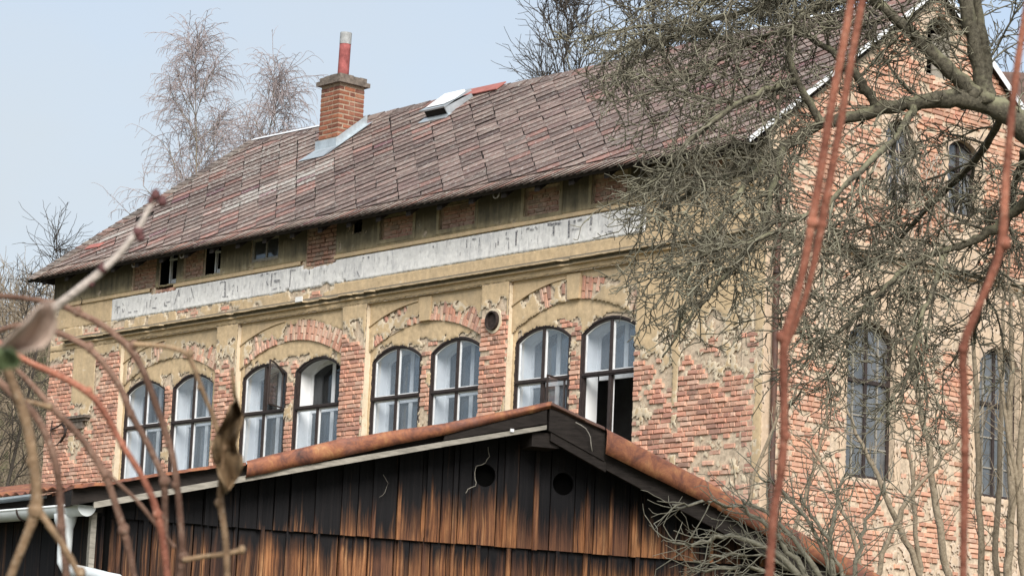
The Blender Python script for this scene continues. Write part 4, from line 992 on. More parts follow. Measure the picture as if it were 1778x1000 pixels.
def worn_slab(mbx, a, b_):
    j = lambda q_: random.uniform(-q_, q_); xs_ = np.linspace(a[0], b_[0], 5); ys_ = np.linspace(a[1], b_[1], 5)
    for i in range(4):
        for jx in range(4): mbx.box((xs_[i], ys_[jx], a[2] + (j(.008) if 0 else 0)), (xs_[i + 1], ys_[jx + 1], b_[2] + j(.012)))
mb.box((CX0 - .07, CY0 - .07, 14.945), (CX1 + .07, CY1 + .07, 15.03)); worn_slab(mb, (CX0 - .02, CY0 - .02, 15.031), (CX1 + .02, CY1 + .02, 15.12)); mb.build('chimney_cap', M['concrete'], chim)
mb = MB(); pc = (-4.56, 2.90); lean = .03
pp = [(pc[0] + lean * (z_ - 15.1), pc[1], z_) for z_ in np.linspace(15.08, 15.84, 5)]; mb.tube(pp, .112, 18); fp = mb.build('flue_pipe', M['red_metal'], chim)
mb = MB(); pp = [(pc[0] + lean * (z_ - 15.1), pc[1], z_) for z_ in (15.80, 15.90, 16.03)]; mb.tube(pp, .115, 18, cap=False); 
mb.build('bare_pipe_end', M['pipe_grey'], fp); mb = MB(); mb.tube([(pc[0] + .028, pc[1], 15.99), (pc[0] + .028, pc[1], 15.992)], .108, 18); mb.build('pipe_hollow', M['black'], fp)
mb = MB(); mb.tube([(pc[0], pc[1], 15.06), (pc[0], pc[1], 15.16)], [.2, .118], 14); mb.build('mortar_collar', M['mortar'], fp)
# lead flashing: front apron and right side
mb = MB(); bF = (CY0 + OE) / CT
def rp_at(s_, y_, h): return RP(s_, (y_ + OE) / CT, h)
A0, A1 = CX0 - .03, CX1 + .03
mb.add([rp_at(A0 - .10, CY0 - .34, .045), rp_at(A1 + .05, CY0 - .34, .045), rp_at(A1, CY0 - .012, .05), rp_at(A0, CY0 - .012, .05),
        tuple(rp_at(A1, CY0 - .012, .05) + np.array([0, 0, .17])), tuple(rp_at(A0, CY0 - .012, .05) + np.array([0, 0, .17]))], [(0, 1, 2, 3), (3, 2, 4, 5)])
p = [rp_at(A1 + .0, CY0 - .012, .05), rp_at(A1 + .0, CY1 + .1, .05)]
mb.add([rp_at(A1 + .10, CY0 - .34, .05), rp_at(A1 + .16, CY1 + .12, .05), tuple(p[1]), tuple(p[0]), tuple(p[1] + np.array([0, 0, .17])), tuple(p[0] + np.array([0, 0, .17]))], [(0, 1, 2, 3), (3, 2, 4, 5)])
mb.build('flashing', M['zinc'], chim)
# gable plaster
plaster_sheet('gable_plaster', M['gplaster'], 0., DEPTH - .3, 4.4, 14.4, 0., cov_gable, lambda x, z: ~in_gwin(x, z, .0) & (z < gable_top(x) - .03), .006, .024, seed=95, xf=Gx)
# ------------------------------------------------------------------ WOODEN SHED (local: x along its gable, y inwards, z up)
SW = np.array([.93572189, .35273864, 0]); SN = np.array([.35273864, -.93572189, 0]); SO = np.array([.33552557, 21.85412104, 0])
SHED = empty('wooden_shed', SO, math.atan2(SW[1], SW[0]))
tag(SHED, 'dark tarred plank shed with orange weathered boards and a rusty sheet metal gable edge', 'shed')
rs = random.Random(21)
APZ = 4.30
def under(x): return APZ + (.255 * x if x < 0 else -.40 * x)     # underside of the roof along the gable
PITCH = .2133; C0 = -.51
def zline(x): return np.interp(x, [-3.4, -2.5, -1.9, -1.3, -.6, .4, 1.0, 1.5, 2.4], [3.24, 3.30, 3.48, 3.64, 3.80, 3.84, 3.72, 3.60, 3.34])
def board(mb_, x0, x1, z0, ztop, y0, th, red, wfun, hole=None):
    bid = rs.random()
    nseg = 12; c = (x0 + x1) / 2
    if hole is None:
        vs = []; cs = []
        for k in range(nseg + 1):
            for x in (x0, x1):
                zt = ztop(x); z = z0 + (zt - z0) * k / nseg; vs += [(x, y0, z), (x, y0 + th, z)]; w = wfun(c, z); cs += [(w, red, bid, 1)] * 2
        fs = []
        for k in range(nseg):
            a, b = 4 * k, 4 * k + 4; fs += [(a, a + 2, b + 2, b), (a + 2, a + 3, b + 3, b + 2), (a + 1, a, b, b + 1)]
        fs += [(0, 1, 3, 2), (4 * nseg, 4 * nseg + 2, 4 * nseg + 3, 4 * nseg + 1)]
        b0 = len(mb_.v); mb_.add(vs, fs); mb_.c[b0:] = cs
    else:
        hx, hz, r = hole; hw = (x1 - x0) / 2; hx = c; outer = []; inner = []
        for k in range(48):
            a = 2 * math.pi * k / 48; dx, dz = math.cos(a), math.sin(a); t = hw / max(abs(dx), abs(dz))
            inner.append((hx + r * dx, hz + r * dz)); outer.append((hx + t * dx, hz + t * dz))
        b0 = len(mb_.v); mb_.ring(outer, inner, y0, y0 + th)
        for za, zb_ in ((z0, lambda q: hz - hw), (hz + hw, ztop)):
            for k in range(8):
                z_a = za + (zb_(x0) - za) * k / 8; z_b = za + (zb_(x0) - za) * (k + 1) / 8; z_a1 = za + (zb_(x1) - za) * k / 8; z_b1 = za + (zb_(x1) - za) * (k + 1) / 8
                mb_.add([(x0, y0, z_a), (x1, y0, z_a1), (x1, y0, z_b1), (x0, y0, z_b), (x0, y0 + th, z_a), (x1, y0 + th, z_a1), (x1, y0 + th, z_b1), (x0, y0 + th, z_b)], [(0, 1, 2, 3), (1, 5, 6, 2), (4, 0, 3, 7)] + ([(4, 5, 1, 0)] if k == 0 else []))
        for i in range(b0, len(mb_.v)): mb_.c[i] = (wfun(c, mb_.v[i][2]), red, bid, 1)
def w_up(x, z): return float(np.clip(.15 + (zline(x) - z) / .26 * .62, .02, .95)) * (1 if x > -2.3 else .45)
def w_lo(x, z): return float(np.clip(.12 + (3.34 - z) / .14 * .6, .02, .92) * np.interp(x, [-3.5, -2.6, -2.0, -1.0, 1.6, 2.2], [.45, .62, .82, 1., .95, .5]))
top = lambda q: under(q) + .03
def course(z0, ztp, y0, wf, holes, seed, amp):
    rs.seed(seed); forced = sorted(h[0] for h in holes); x = -3.455
    while x < 2.74:
        wd = rs.uniform(.10, .205); hole = None
        for h in holes:
            if x < h[0] - .10 and x + wd > h[0] - .19:
                wd = (h[0] - .10) - x if h[0] - .10 - x > .06 else wd
            if abs(x - (h[0] - .10)) < .012: wd = .20; hole = h
        wd = min(wd, 2.745 - x)
        if wd < .03: break
        a, b = x + .003 + rs.uniform(0, .003), x + wd - .003 - rs.uniform(0, .003); o_ = rs.uniform(-amp, amp)
        mb = MB(); board(mb, a, b, z0 - rs.uniform(0, .006), ztp, y0 + rs.uniform(0, .010), .024, rs.choice([0, 0, .1, .3, .75]), (lambda o2: lambda a_, b_: wf(a_, b_ + o2))(o_), hole); mb.build('wall_board', M['tar'], SHED)
        x += wd
    x = -3.3 + rs.uniform(-.02, .02)
    while x < 2.7:
        xb = x + rs.uniform(-.022, .022); hw = rs.uniform(.012, .019)
        if not any(abs(xb - h[0]) < .115 for h in holes) and rs.random() < .92:
            mb = MB(); board(mb, xb - hw, xb + hw, z0 - .004 - rs.uniform(0, .006), ztp, y0 - .022, .021, rs.choice([0, .1, .5]), (lambda o2: lambda a_, b_: min(.98, wf(a_, b_ + o2) * 1.1))(rs.uniform(-.14, -.02)), None); mb.build('cover_strip', M['tar'], SHED)
        x += PITCH
course(3.395, top, .0, w_up, [(-.51, 3.92, .086), (.13, 3.905, .086)], 21, .11)
course(.8, lambda q: 3.42, .030, w_lo, [], 22, .045)
mb = MB(); mb.box((-3.44, .10, .7), (2.7, .14, 3.3)); mb.prism([(-3.4, 3.31), (2.6, 3.2), (2.6, under(2.6) - .02), (0, APZ - .02), (-3.4, under(-3.4) - .02)], .10, .14); mb.build('inner_lining', M['black'], SHED)
mb = MB(); mb.box((-3.505, -.03, .8), (-3.465, .05, under(-3.5) + .02)); mb.build('corner_board', M['grey_wood'], SHED)
mb = MB(); mb.box((2.72, -.02, .8), (2.8, .05, under(2.75))); mb.build('corner_board', M['dark_wood'], SHED)
mb = MB(); mb.box((-3.5, .051, .8), (-3.45, 8, under(-3.5))); mb.box((2.75, .051, .8), (2.8, 8, under(2.75))); mb.box((-3.44, 7.9, .8), (2.7, 7.95, 3.3)); mb.build('side_wall', M['dark_wood'], SHED)
# roof deck, sheet edge, barge boards
def band(mbx, xs, zlo, zhi, y0, y1):
    mbx.strip(np.array(xs, float), np.array(zlo, float), np.array(zhi, float), y0, y1)
YF = -.28
xl = [-4.25, -3.65, -3.0, -2.45, -1.75, -1.27, -.37, -.12]
zt = [3.46, 3.58, 3.72, 3.85, 4.07, 4.17, 4.42, 4.475]          # top edge of the roof at the left, as it runs
mb = MB(); band(mb, [-3.7, -2.45, -.12, 2.85], [3.44, 3.735, 4.29, 3.10], [3.55, 3.83, 4.46, 3.28], YF + .06, 8.2); mb.build('roof_deck', M['dark_wood'], SHED)
def wav(x0, x1, n_): return np.linspace(x0, x1, n_)
x = wav(-3.70, -2.46, 40); ztop_ = np.interp(x, xl, zt); jg = (fbm(x, x * 0, 201, 3, 6.) - .5) * .022
mb = MB(); band(mb, x, ztop_ - .022 + jg, ztop_ + jg, YF - .01, 1.0); mb.build('rusty_sheet', M['rust'], SHED)
def capping(name, x0, x1, zt0, zt1, h0, h1, mat, seed, over=0.):
    """folded sheet over the barge board: flat top, rolled edge, hanging face"""
    nn = 14; xs_ = np.linspace(x0, x1, nn); mbx = MB(); mbx.smooth = True; vs = []; w_ = (fbm(xs_, xs_ * 0, seed, 3, 3.) - .5) * .016
    prof = lambda h: [(.55, .02), (.0, .004), (-.022, -.012), (-.03, -.03), (-.026, -h * .6), (-.012, -h), (.01, -h + .006)]
    for i, x_ in enumerate(xs_):
        t_ = i / (nn - 1); h = h0 + (h1 - h0) * t_
        for (py, pz) in prof(h): vs.append((x_, YF - over + py + w_[i] * (1 if py < .3 else 0), zt0 + (zt1 - zt0) * t_ + pz + w_[i] * .6))
    m_ = 7; mbx.add(vs, [(i * m_ + j, (i + 1) * m_ + j, (i + 1) * m_ + j + 1, i * m_ + j + 1) for i in range(nn - 1) for j in range(m_ - 1)])
    return mbx.build(name, mat, SHED)
capping('rusty_capping', -2.46, -1.72, 3.845, 4.075, .115, .135, M['rust'], 1, .012)
capping('rusty_capping', -1.75, -.95, 4.065, 4.25, .13, .085, M['rust'], 2)
capping('rusty_capping', -.97, -.11, 4.245, 4.485, .085, .05, M['rust'], 3)
capping('rusty_capping', -.12, .33, 4.485, 4.33, .045, .03, M['rustdark'], 4)
c2 = capping('rusty_capping', .33, 1.30, 4.315, 3.93, .19, .165, M['rust'], 5, .03)
capping('rusty_capping', 1.28, 2.85, 3.935, 3.30, .165, .16, M['rust'], 6, .02)
mb = MB(); band(mb, [-3.55, -2.45, -.95, -.14], [3.425, 3.70, 4.075, 4.272], [3.47, 3.745, 4.115, 4.305], YF - .008, YF + .025); mb.build('barge_board', M['grey_wood'], SHED)
mb = MB(); band(mb, [-.95, -.14], [4.122, 4.317], [4.20, 4.44], YF - .004, YF + .03); mb.build('barge_board', M['dark_wood'], SHED)
mb = MB(); band(mb, [-.12, .34], [4.265, 4.07], [4.46, 4.29], YF - .006, YF + .03); mb.build('barge_board', M['dark_wood'], SHED)
mb = MB(); band(mb, [-.10, .36], [4.19, 3.99], [4.26, 4.066], YF + .004, YF + .04); mb.build('barge_board', M['dark_wood'], SHED)
mb = MB(); band(mb, [.34, 2.85], [4.02, 2.99], [4.26, 3.22], YF + .02, YF + .05); mb.build('barge_board', M['dark_wood'], SHED)
mb = MB(); mb.box((-.24, YF + .03, 4.14), (-.02, .3, 4.25)); mb.build('ridge_beam', M['dark_wood'], SHED)
for pts, r in (([(-.52, -.06, 4.13), (-.50, -.05, 4.06), (-.53, -.05, 4.01), (-.60, -.04, 3.98), (-.605, -.04, 3.88), (-.60, -.045, 3.83), (-.66, -.04, 3.80), (-.675, -.04, 3.77)], .003),
               ([(.08, YF - .04, 4.34), (.16, YF - .05, 4.30), (.20, YF - .05, 4.24), (.22, YF - .05, 4.13)], .004), ([(-1.33, -.03, 3.86), (-1.29, -.035, 3.80), (-1.31, -.035, 3.73), (-1.35, -.03, 3.69)], .0015)):
    P = [np.array(p) for p in pts]; q_ = []
    for a_, b_ in zip(P[:-1], P[1:]): q_ += [a_, a_ * .5 + b_ * .5 + np.array([rs.uniform(-.008, .008), 0, rs.uniform(-.004, .004)])]
    mb = MB(); mb.tube(q_ + [P[-1]], r, 5); mb.build('loose_wire', M['grey_wood'], SHED)
for (x_, z_) in ((-.42, 4.24),): 
    mb = MB(); mb.box((x_ - .014, YF - .02, z_ - .012), (x_ + .014, YF - .004, z_ + .012)); mb.build('pale_clip', M['white_paint'], SHED)

# ------------------------------------------------------------------ LEAN-TO with the white gutter (local: x along U)
G0 = np.array([-2.95783474, 20.4955297, 0])
LEAN = empty('lean_to', G0, math.atan2(U[1], U[0]))
tag(LEAN, 'low black plank lean-to with a white half round gutter beside the shed', 'lean-to')
x = -.05; 
while x > -5:
    mb = MB(); board(mb, x - .19, x, .8, lambda q: 3.40, .16 + rs.uniform(0, .012), .025, .3, lambda a_, b_: .12); mb.build('wall_board', M['tar'], LEAN); x -= .2
mb = MB(); mb.box((-5, .19, .8), (-.02, .22, 3.56)); mb.build('inner_lining', M['black'], LEAN)
mb = MB(); mb.box((-5.1, .06, 3.42), (-.02, .15, 3.57)); mb.build('fascia_board', M['dark_wood'], LEAN)
xs_ = np.linspace(-5.2, .06, 260); w_ = .011 * np.sin(xs_ * 2 * math.pi / .13) + (fbm(xs_, xs_ * 0, 301, 3, 2.) - .5) * .02
mb = MB(); mb.smooth = True; vs = []
for i, x_ in enumerate(xs_):
    d = max(.02, -x_ * .53)
    vs += [(x_, -.07 + (fbm(np.array([x_]), np.array([1.]), 5, 3, 5.)[0] - .5) * .05, 3.585 + w_[i]), (x_, d, 3.585 + w_[i] + .2 * (d + .07))]
mb.add(vs, [(2 * i, 2 * i + 2, 2 * i + 3, 2 * i + 1) for i in range(259)]); o = mb.build('rusty_sheet', M['rust'], LEAN)
sm_ = o.modifiers.new('thickness', 'SOLIDIFY'); sm_.thickness = .008
def half_pipe(mbx, x0, x1, y, z, r, th=.004, n_=12):
    for rr, fl in ((r, 0), (r - th, 1)):
        vs = []
        for x_ in (x0, x1):
            for a in np.linspace(math.pi, 2 * math.pi, n_ + 1): vs.append((x_, y + rr * math.cos(a), z + rr * math.sin(a)))
        m_ = n_ + 1; fs = [(i, i + 1, m_ + i + 1, m_ + i) if fl else (m_ + i, m_ + i + 1, i + 1, i) for i in range(n_)]; mbx.add(vs, fs)
    mbx.tube([(x0, y - r, z), (x1, y - r, z)], .008, 6)
mb = MB(); mb.smooth = True; half_pipe(mb, -4.9, .02, -.02, 3.455, .075); gt = mb.build('gutter', M['white_metal'], LEAN)
mb = MB(); th = np.linspace(math.pi, 2 * math.pi, 15); vs = [(.022, -.02 + .078 * math.cos(a), 3.455 + .078 * math.sin(a)) for a in th]; v2 = [(.030, p[1], p[2]) for p in vs]
mb.add(vs + v2, [tuple(range(14, -1, -1)), tuple(range(15, 30))] + [(i, i + 1, 16 + i, 15 + i) for i in range(14)]); mb.build('end_cap', M['white_metal'], gt)
for x_ in (-.78, -1.9, -3.):
    mb = MB(); mb.tube([(x_, -.02 + .083 * math.cos(a), 3.455 + .083 * math.sin(a)) for a in np.linspace(math.pi, 2 * math.pi, 12)], .007, 5); mb.build('gutter_bracket', M['iron'], gt)
mb = MB(); mb.box((-2.2, -.09, 3.545), (-.62, .05, 3.56)); mb.v = [(p[0], p[1], p[2] - (.03 if p[0] < -1 else 0)) for p in mb.v]; mb.build('drip_sheet', M['zinc'], LEAN)
mb = MB(); mb.tube([(-.24, -.02, 3.40), (-.24, -.02, 3.35), (-.235, -.02, 3.30), (-.225, -.02, 3.2), (-.225, -.02, 3.12), (-.22, -.02, 3.06), (-.17, -.02, 3.015), (-.08, -.03, 2.99), (.2, -.06, 2.955), (.6, -.1, 2.90), (.9, -.12, 2.6), (.92, -.12, .9)],
                   [.085, .078, .06, .054, .052, .052, .052, .051, .05, .05, .05, .05], 12); dp = mb.build('downpipe', M['white_metal'], LEAN)
dp['label'] = 'white downpipe bending to the right under the gutter'

# ------------------------------------------------------------------ bare trees: a generic grower
class Grow:
    def __init__(s, seed): s.r = np.random.RandomState(seed); s.out = {}
    def rnd(s, a, b): return s.r.uniform(a, b)
    def dirn(s, t, ang, az=None):
        a = np.array([0, 0, 1.]) if abs(t[2]) < .9 else np.array([1., 0, 0]); x = np.cross(t, a); x /= np.linalg.norm(x); y = np.cross(t, x)
        az = s.rnd(0, 2 * math.pi) if az is None else az
        return t * math.cos(ang) + (x * math.cos(az) + y * math.sin(az)) * math.sin(ang)
    def path(s, p, d, ln, seg, wig, trop):
        n_ = max(2, int(ln / seg + .5)); P = [np.array(p, float)]; d = np.array(d, float); d /= np.linalg.norm(d)
        for i in range(n_):
            d = d + s.r.normal(0, wig, 3) + np.asarray(trop) / n_; d /= np.linalg.norm(d); P.append(P[-1] + d * ln / n_)
        return P
    def put(s, lvl, P, r0, r1, k): s.out.setdefault(lvl, []).append((P, np.linspace(r0, r1, len(P)), k))
class TubeMesh:
    """many thin tubes at once, as arrays"""
    def __init__(s, chains):
        groups = {}; VV = []; FF = []; off = 0
        for P, R, k in chains: groups.setdefault((len(P), k), []).append((P, R))
        for (n_, k), L in groups.items():
            P = np.array([c[0] for c in L], float); R = np.array([c[1] for c in L], float); m_ = len(L)
            T = np.empty_like(P); T[:, 1:-1] = P[:, 2:] - P[:, :-2]; T[:, 0] = P[:, 1] - P[:, 0]; T[:, -1] = P[:, -1] - P[:, -2]
            T /= np.linalg.norm(T, axis=2)[..., None] + 1e-12
            a = np.where((np.abs(T[:, 0, 2]) < .9)[:, None], np.array([[0, 0, 1.]]), np.array([[1., 0, 0]]))
            A = np.cross(T, a[:, None, :]); A /= np.linalg.norm(A, axis=2)[..., None] + 1e-9; B = np.cross(T, A)
            th_ = np.arange(k) * 2 * math.pi / k
            V = P[:, :, None, :] + R[:, :, None, None] * (np.cos(th_)[None, None, :, None] * A[:, :, None, :] + np.sin(th_)[None, None, :, None] * B[:, :, None, :])
            c, i, j = np.meshgrid(np.arange(m_), np.arange(n_ - 1), np.arange(k), indexing='ij'); b0 = off + c * n_ * k; j2 = (j + 1) % k
            FF.append(np.stack([b0 + i * k + j, b0 + i * k + j2, b0 + (i + 1) * k + j2, b0 + (i + 1) * k + j], -1).reshape(-1, 4)); VV.append(V.reshape(-1, 3)); off += m_ * n_ * k
        s.v = np.concatenate(VV); s.f = np.concatenate(FF)
    def build(s, name, mat, parent=None):
        me = bpy.data.meshes.new(name); nv, nf = len(s.v), len(s.f)
        me.vertices.add(nv); me.vertices.foreach_set('co', np.asarray(s.v, np.float32).ravel()); me.loops.add(nf * 4); me.loops.foreach_set('vertex_index', s.f.astype(np.int32).ravel())
        me.polygons.add(nf); me.polygons.foreach_set('loop_start', np.arange(0, nf * 4, 4, dtype=np.int32)); me.polygons.foreach_set('use_smooth', np.ones(nf, bool))
        me.materials.append(mat); me.update(calc_edges=True); return link(name, me, parent)
def mesh_of(g_, lvls, k=None): return TubeMesh([c for l in lvls for c in g_.out.get(l, [])])

# ---- the old fruit tree in front, on the right
ft = Grow(5)
def px_line(pts, D0):
    P = []; R = []
    for i, q in enumerate(pts): x, y, r = q[:3]; D = D0 + (q[3] if len(q) > 3 else 0); P.append(at(x, y, D)); R.append(r * D / F)
    # smooth subdivision
    for _ in range(2):
        P2 = [P[0]]; R2 = [R[0]]
        for a, b, ra, rb_ in zip(P[:-1], P[1:], R[:-1], R[1:]): P2 += [a * .75 + b * .25, a * .25 + b * .75]; R2 += [ra * .75 + rb_ * .25, ra * .25 + rb_ * .75]
        P2.append(P[-1]); R2.append(R[-1]); P, R = P2, R2
    return P, R
TD = 18.0
LIMBS = [
 [(1850, 330, 28), (1790, 225, 27), (1740, 190, 23), (1690, 174, 20), (1640, 171, 18), (1590, 178, 16), (1540, 187, 15), (1490, 201, 13), (1440, 213, 12), (1400, 228, 11), (1360, 255, 10), (1320, 290, 8), (1285, 330, 7, -.3), (1250, 380, 5, -.4), (1215, 440, 4, -.5), (1180, 500, 3, -.6)],
 [(1712, 178, 22), (1702, 130, 17), (1690, 70, 16), (1674, 0, 15), (1660, -90, 14), (1640, -220, 10)],
 [(1716, 178, 16), (1711, 110, 12), (1702, 40, 11), (1690, -40, 10), (1700, -160, 7)],
 [(1700, 170, 19), (1655, 130, 16), (1610, 85, 14), (1570, 46, 12), (1535, 14, 11), (1500, -10, 10), (1440, -34, 8), (1370, -30, 6), (1290, -15, 5), (1210, 10, 4)],
 [(1525, 190, 10), (1500, 150, 9), (1475, 118, 8), (1440, 85, 7), (1400, 60, 6, .2), (1350, 55, 5, .3), (1300, 75, 4, .4), (1240, 110, 4, .5), (1180, 150, 3, .6)],
 [(1425, 216, 9), (1405, 175, 8), (1380, 140, 7), (1368, 95, 7), (1368, 55, 6), (1390, 25, 5), (1440, 8, 5), (1500, -5, 4)],
 [(1830, 300, 13), (1770, 362, 11, .3), (1720, 402, 10, .4), (1680, 425, 8, .4), (1640, 436, 7, .4), (1590, 455, 6, .3), (1545, 490, 5, .2), (1505, 530, 4), (1470, 570, 4), (1420, 600, 3), (1390, 640, 2)],
 [(1360, 255, 8), (1345, 310, 7, -.3), (1332, 380, 6, -.5), (1300, 440, 5, -.6), (1240, 500, 4, -.7), (1190, 560, 3, -.8), (1150, 620, 2, -.9)],
 [(1325, 288, 7), (1270, 305, 6, .3), (1200, 335, 5, .5), (1150, 365, 3, .6)],
 [(1470, -30, 9, .3), (1400, -10, 8, .5), (1330, 12, 7, .7), (1250, 30, 6, .8), (1170, 60, 5, .9), (1110, 100, 4, 1.), (1070, 150, 3, 1.), (1045, 185, 2, 1.)],
 [(1380, 140, 7), (1320, 160, 6, -.3), (1260, 195, 5, -.5), (1200, 240, 4, -.6), (1160, 290, 3, -.6), (1130, 320, 2, -.6)],
 [(1300, 75, 5, .4), (1220, 58, 5, .6), (1130, 45, 4, .8), (1060, 55, 3, .9), (1010, 70, 2, .9)],
 [(1640, 436, 7, .4), (1620, 500, 6, .2), (1595, 560, 5, 0), (1582, 640, 4, -.1), (1560, 700, 3, -.2)],
 [(1590, 180, 8), (1560, 240, 7, -.4), (1500, 290, 6, -.7), (1440, 350, 5, -.9), (1400, 420, 4, -1.), (1370, 500, 3, -1.1)],
 [(1740, 195, 9), (1710, 260, 8, .4), (1655, 320, 7, .8), (1600, 370, 5, 1.), (1560, 420, 4, 1.1)],
 [(1440, 350, 5, -.9), (1380, 385, 4, -1.), (1310, 420, 4, -1.1), (1240, 430, 3, -1.2), (1175, 470, 2, -1.2)],
 [(1780, 260, 9, .5), (1760, 330, 7, .8), (1735, 430, 6, 1.), (1700, 520, 5, 1.1), (1690, 600, 3, 1.2)],
]
FT = empty('fruit_tree', (float(at(1912, 1500, 18.5)[0]), 18.2, .9)); tag(FT, 'old gnarled bare fruit tree with a dense mesh of mossy twigs before the gable', 'tree')
fb = np.array(FT.location)
def rel(mb_, base):
    if isinstance(mb_, TubeMesh): mb_.v = mb_.v - np.asarray(base, float)
    else: mb_.v = [(p[0] - base[0], p[1] - base[1], p[2] - base[2]) for p in mb_.v]
    return mb_
mb = MB(); P = [np.array([fb[0], fb[1], .7]), fb + [0, 0, .5], fb + [.02, 0, 1.6], at(1895, 640, 18.1), at(1880, 450, 18.), at(1850, 330, 18.), at(1812, 250, 18.)]
mb.tube(P, [.22, .17, .145, .135, .125, .11, .10], 10); rel(mb, fb).build('trunk', M['bark_fruit'], FT)
allL = []
for L in LIMBS:
    P, R = px_line(L, TD); P = [p + ft.r.normal(0, .006, 3) for p in P]; allL.append((P, R))
    mb = MB(); Rj = [r * .86 * ft.rnd(.88, 1.14) for r in R]; mb.tube(P, Rj, 8); rel(mb, fb).build('limb', M['bark_fruit'], FT)
def inside_frame(p):
    d = p - CAM; z = d @ fw; x = 889 + F * (d @ RX) / z; y = 500 - F * (d @ UX) / z
    return x, y
def keep_ft(p):   # the crown's ragged outline
    x, y = inside_frame(p)
    if x > 1900 or y < -140: return False
    if x < 1330 and ft.rnd(0, 1) < .08 + .15 * (y > 420): return False
    lim = np.interp(y, [-140, 0, 60, 120, 200, 260, 330, 420, 520, 600, 680, 760], [960, 975, 985, 1030, 1075, 1090, 1085, 1040, 1100, 1120, 1250, 1420])
    return x > lim - 40
VIEW = fw
def flat(d, k): d = d - VIEW * (d @ VIEW) * k; return d / np.linalg.norm(d)
def spurs(S, base_len, lvl=0):
    """short knotted fruit spurs, twice branched"""
    for a in range(1, len(S)):
        for _ in range(1 if ft.rnd(0, 1) < .6 else 2):
            if ft.rnd(0, 1) < .10: continue
            tt = S[a] - S[a - 1]; tt /= np.linalg.norm(tt); d2 = flat(ft.dirn(tt, ft.rnd(.5, 1.25)), .3)
            S2 = ft.path(S[a], d2, ft.rnd(.06, .21),   .040, .25, (-.05, 0, .10 + ft.rnd(-.5, .35)))
            if not keep_ft(S2[-1]): continue
            ft.put(2, S2, ft.rnd(.0034, .0048), .0025, 4)
            for b in range(1, len(S2)):
                if ft.rnd(0, 1) < .5:
                    t3 = S2[b] - S2[b - 1]; t3 /= np.linalg.norm(t3); d3 = ft.dirn(t3, ft.rnd(.6, 1.3))
                    ft.put(3, ft.path(S2[b], d3, ft.rnd(.02, .08), .026, .3, (0, 0, .2)), .0029, .0029, 3)
def along(P, R, dens, lmin, lmax, rcap, grow_more):
    ln = 0
    for i in range(1, len(P)):
        seg = np.linalg.norm(P[i] - P[i - 1]); t = (P[i] - P[i - 1]) / (seg + 1e-9); ln += seg
        while ln > dens:
            ln -= dens * ft.rnd(.6, 1.4)
            if R[i] > .05 and ft.rnd(0, 1) < .55: continue
            d = ft.dirn(t, ft.rnd(.5, 1.25)) + np.array([-.28, 0, -.12]) * ft.rnd(0, 1); d = flat(d, .35)
            l1 = ft.rnd(lmin, lmax); r1 = min(R[i] * .6, rcap) * ft.rnd(.75, 1.1)
            S1 = ft.path(P[i], d, l1, .055, .18, (-.10, 0, -.42 + ft.rnd(-.4, .5)))
            if not keep_ft(S1[-1]): continue
            ft.put(1, S1, r1 * .9, .0034, 5); spurs(S1, 0)
            if grow_more: along(S1, np.linspace(r1, .004, len(S1)), .13, .14, .42, .006, False)
for P, R in allL:
    along(P, R, .074, .16, .5, .0085, False)
    along(P, R, .24, .5, 1.0, .011, True)
print('twigs', {k: len(v) for k, v in ft.out.items()})
o = rel(mesh_of(ft, [1]), fb).build('branchlets', M['twig'], FT); tag(o, kind='stuff')
o = rel(mesh_of(ft, [2, 3]), fb).build('twigs', M['twig'], FT); tag(o, kind='stuff')

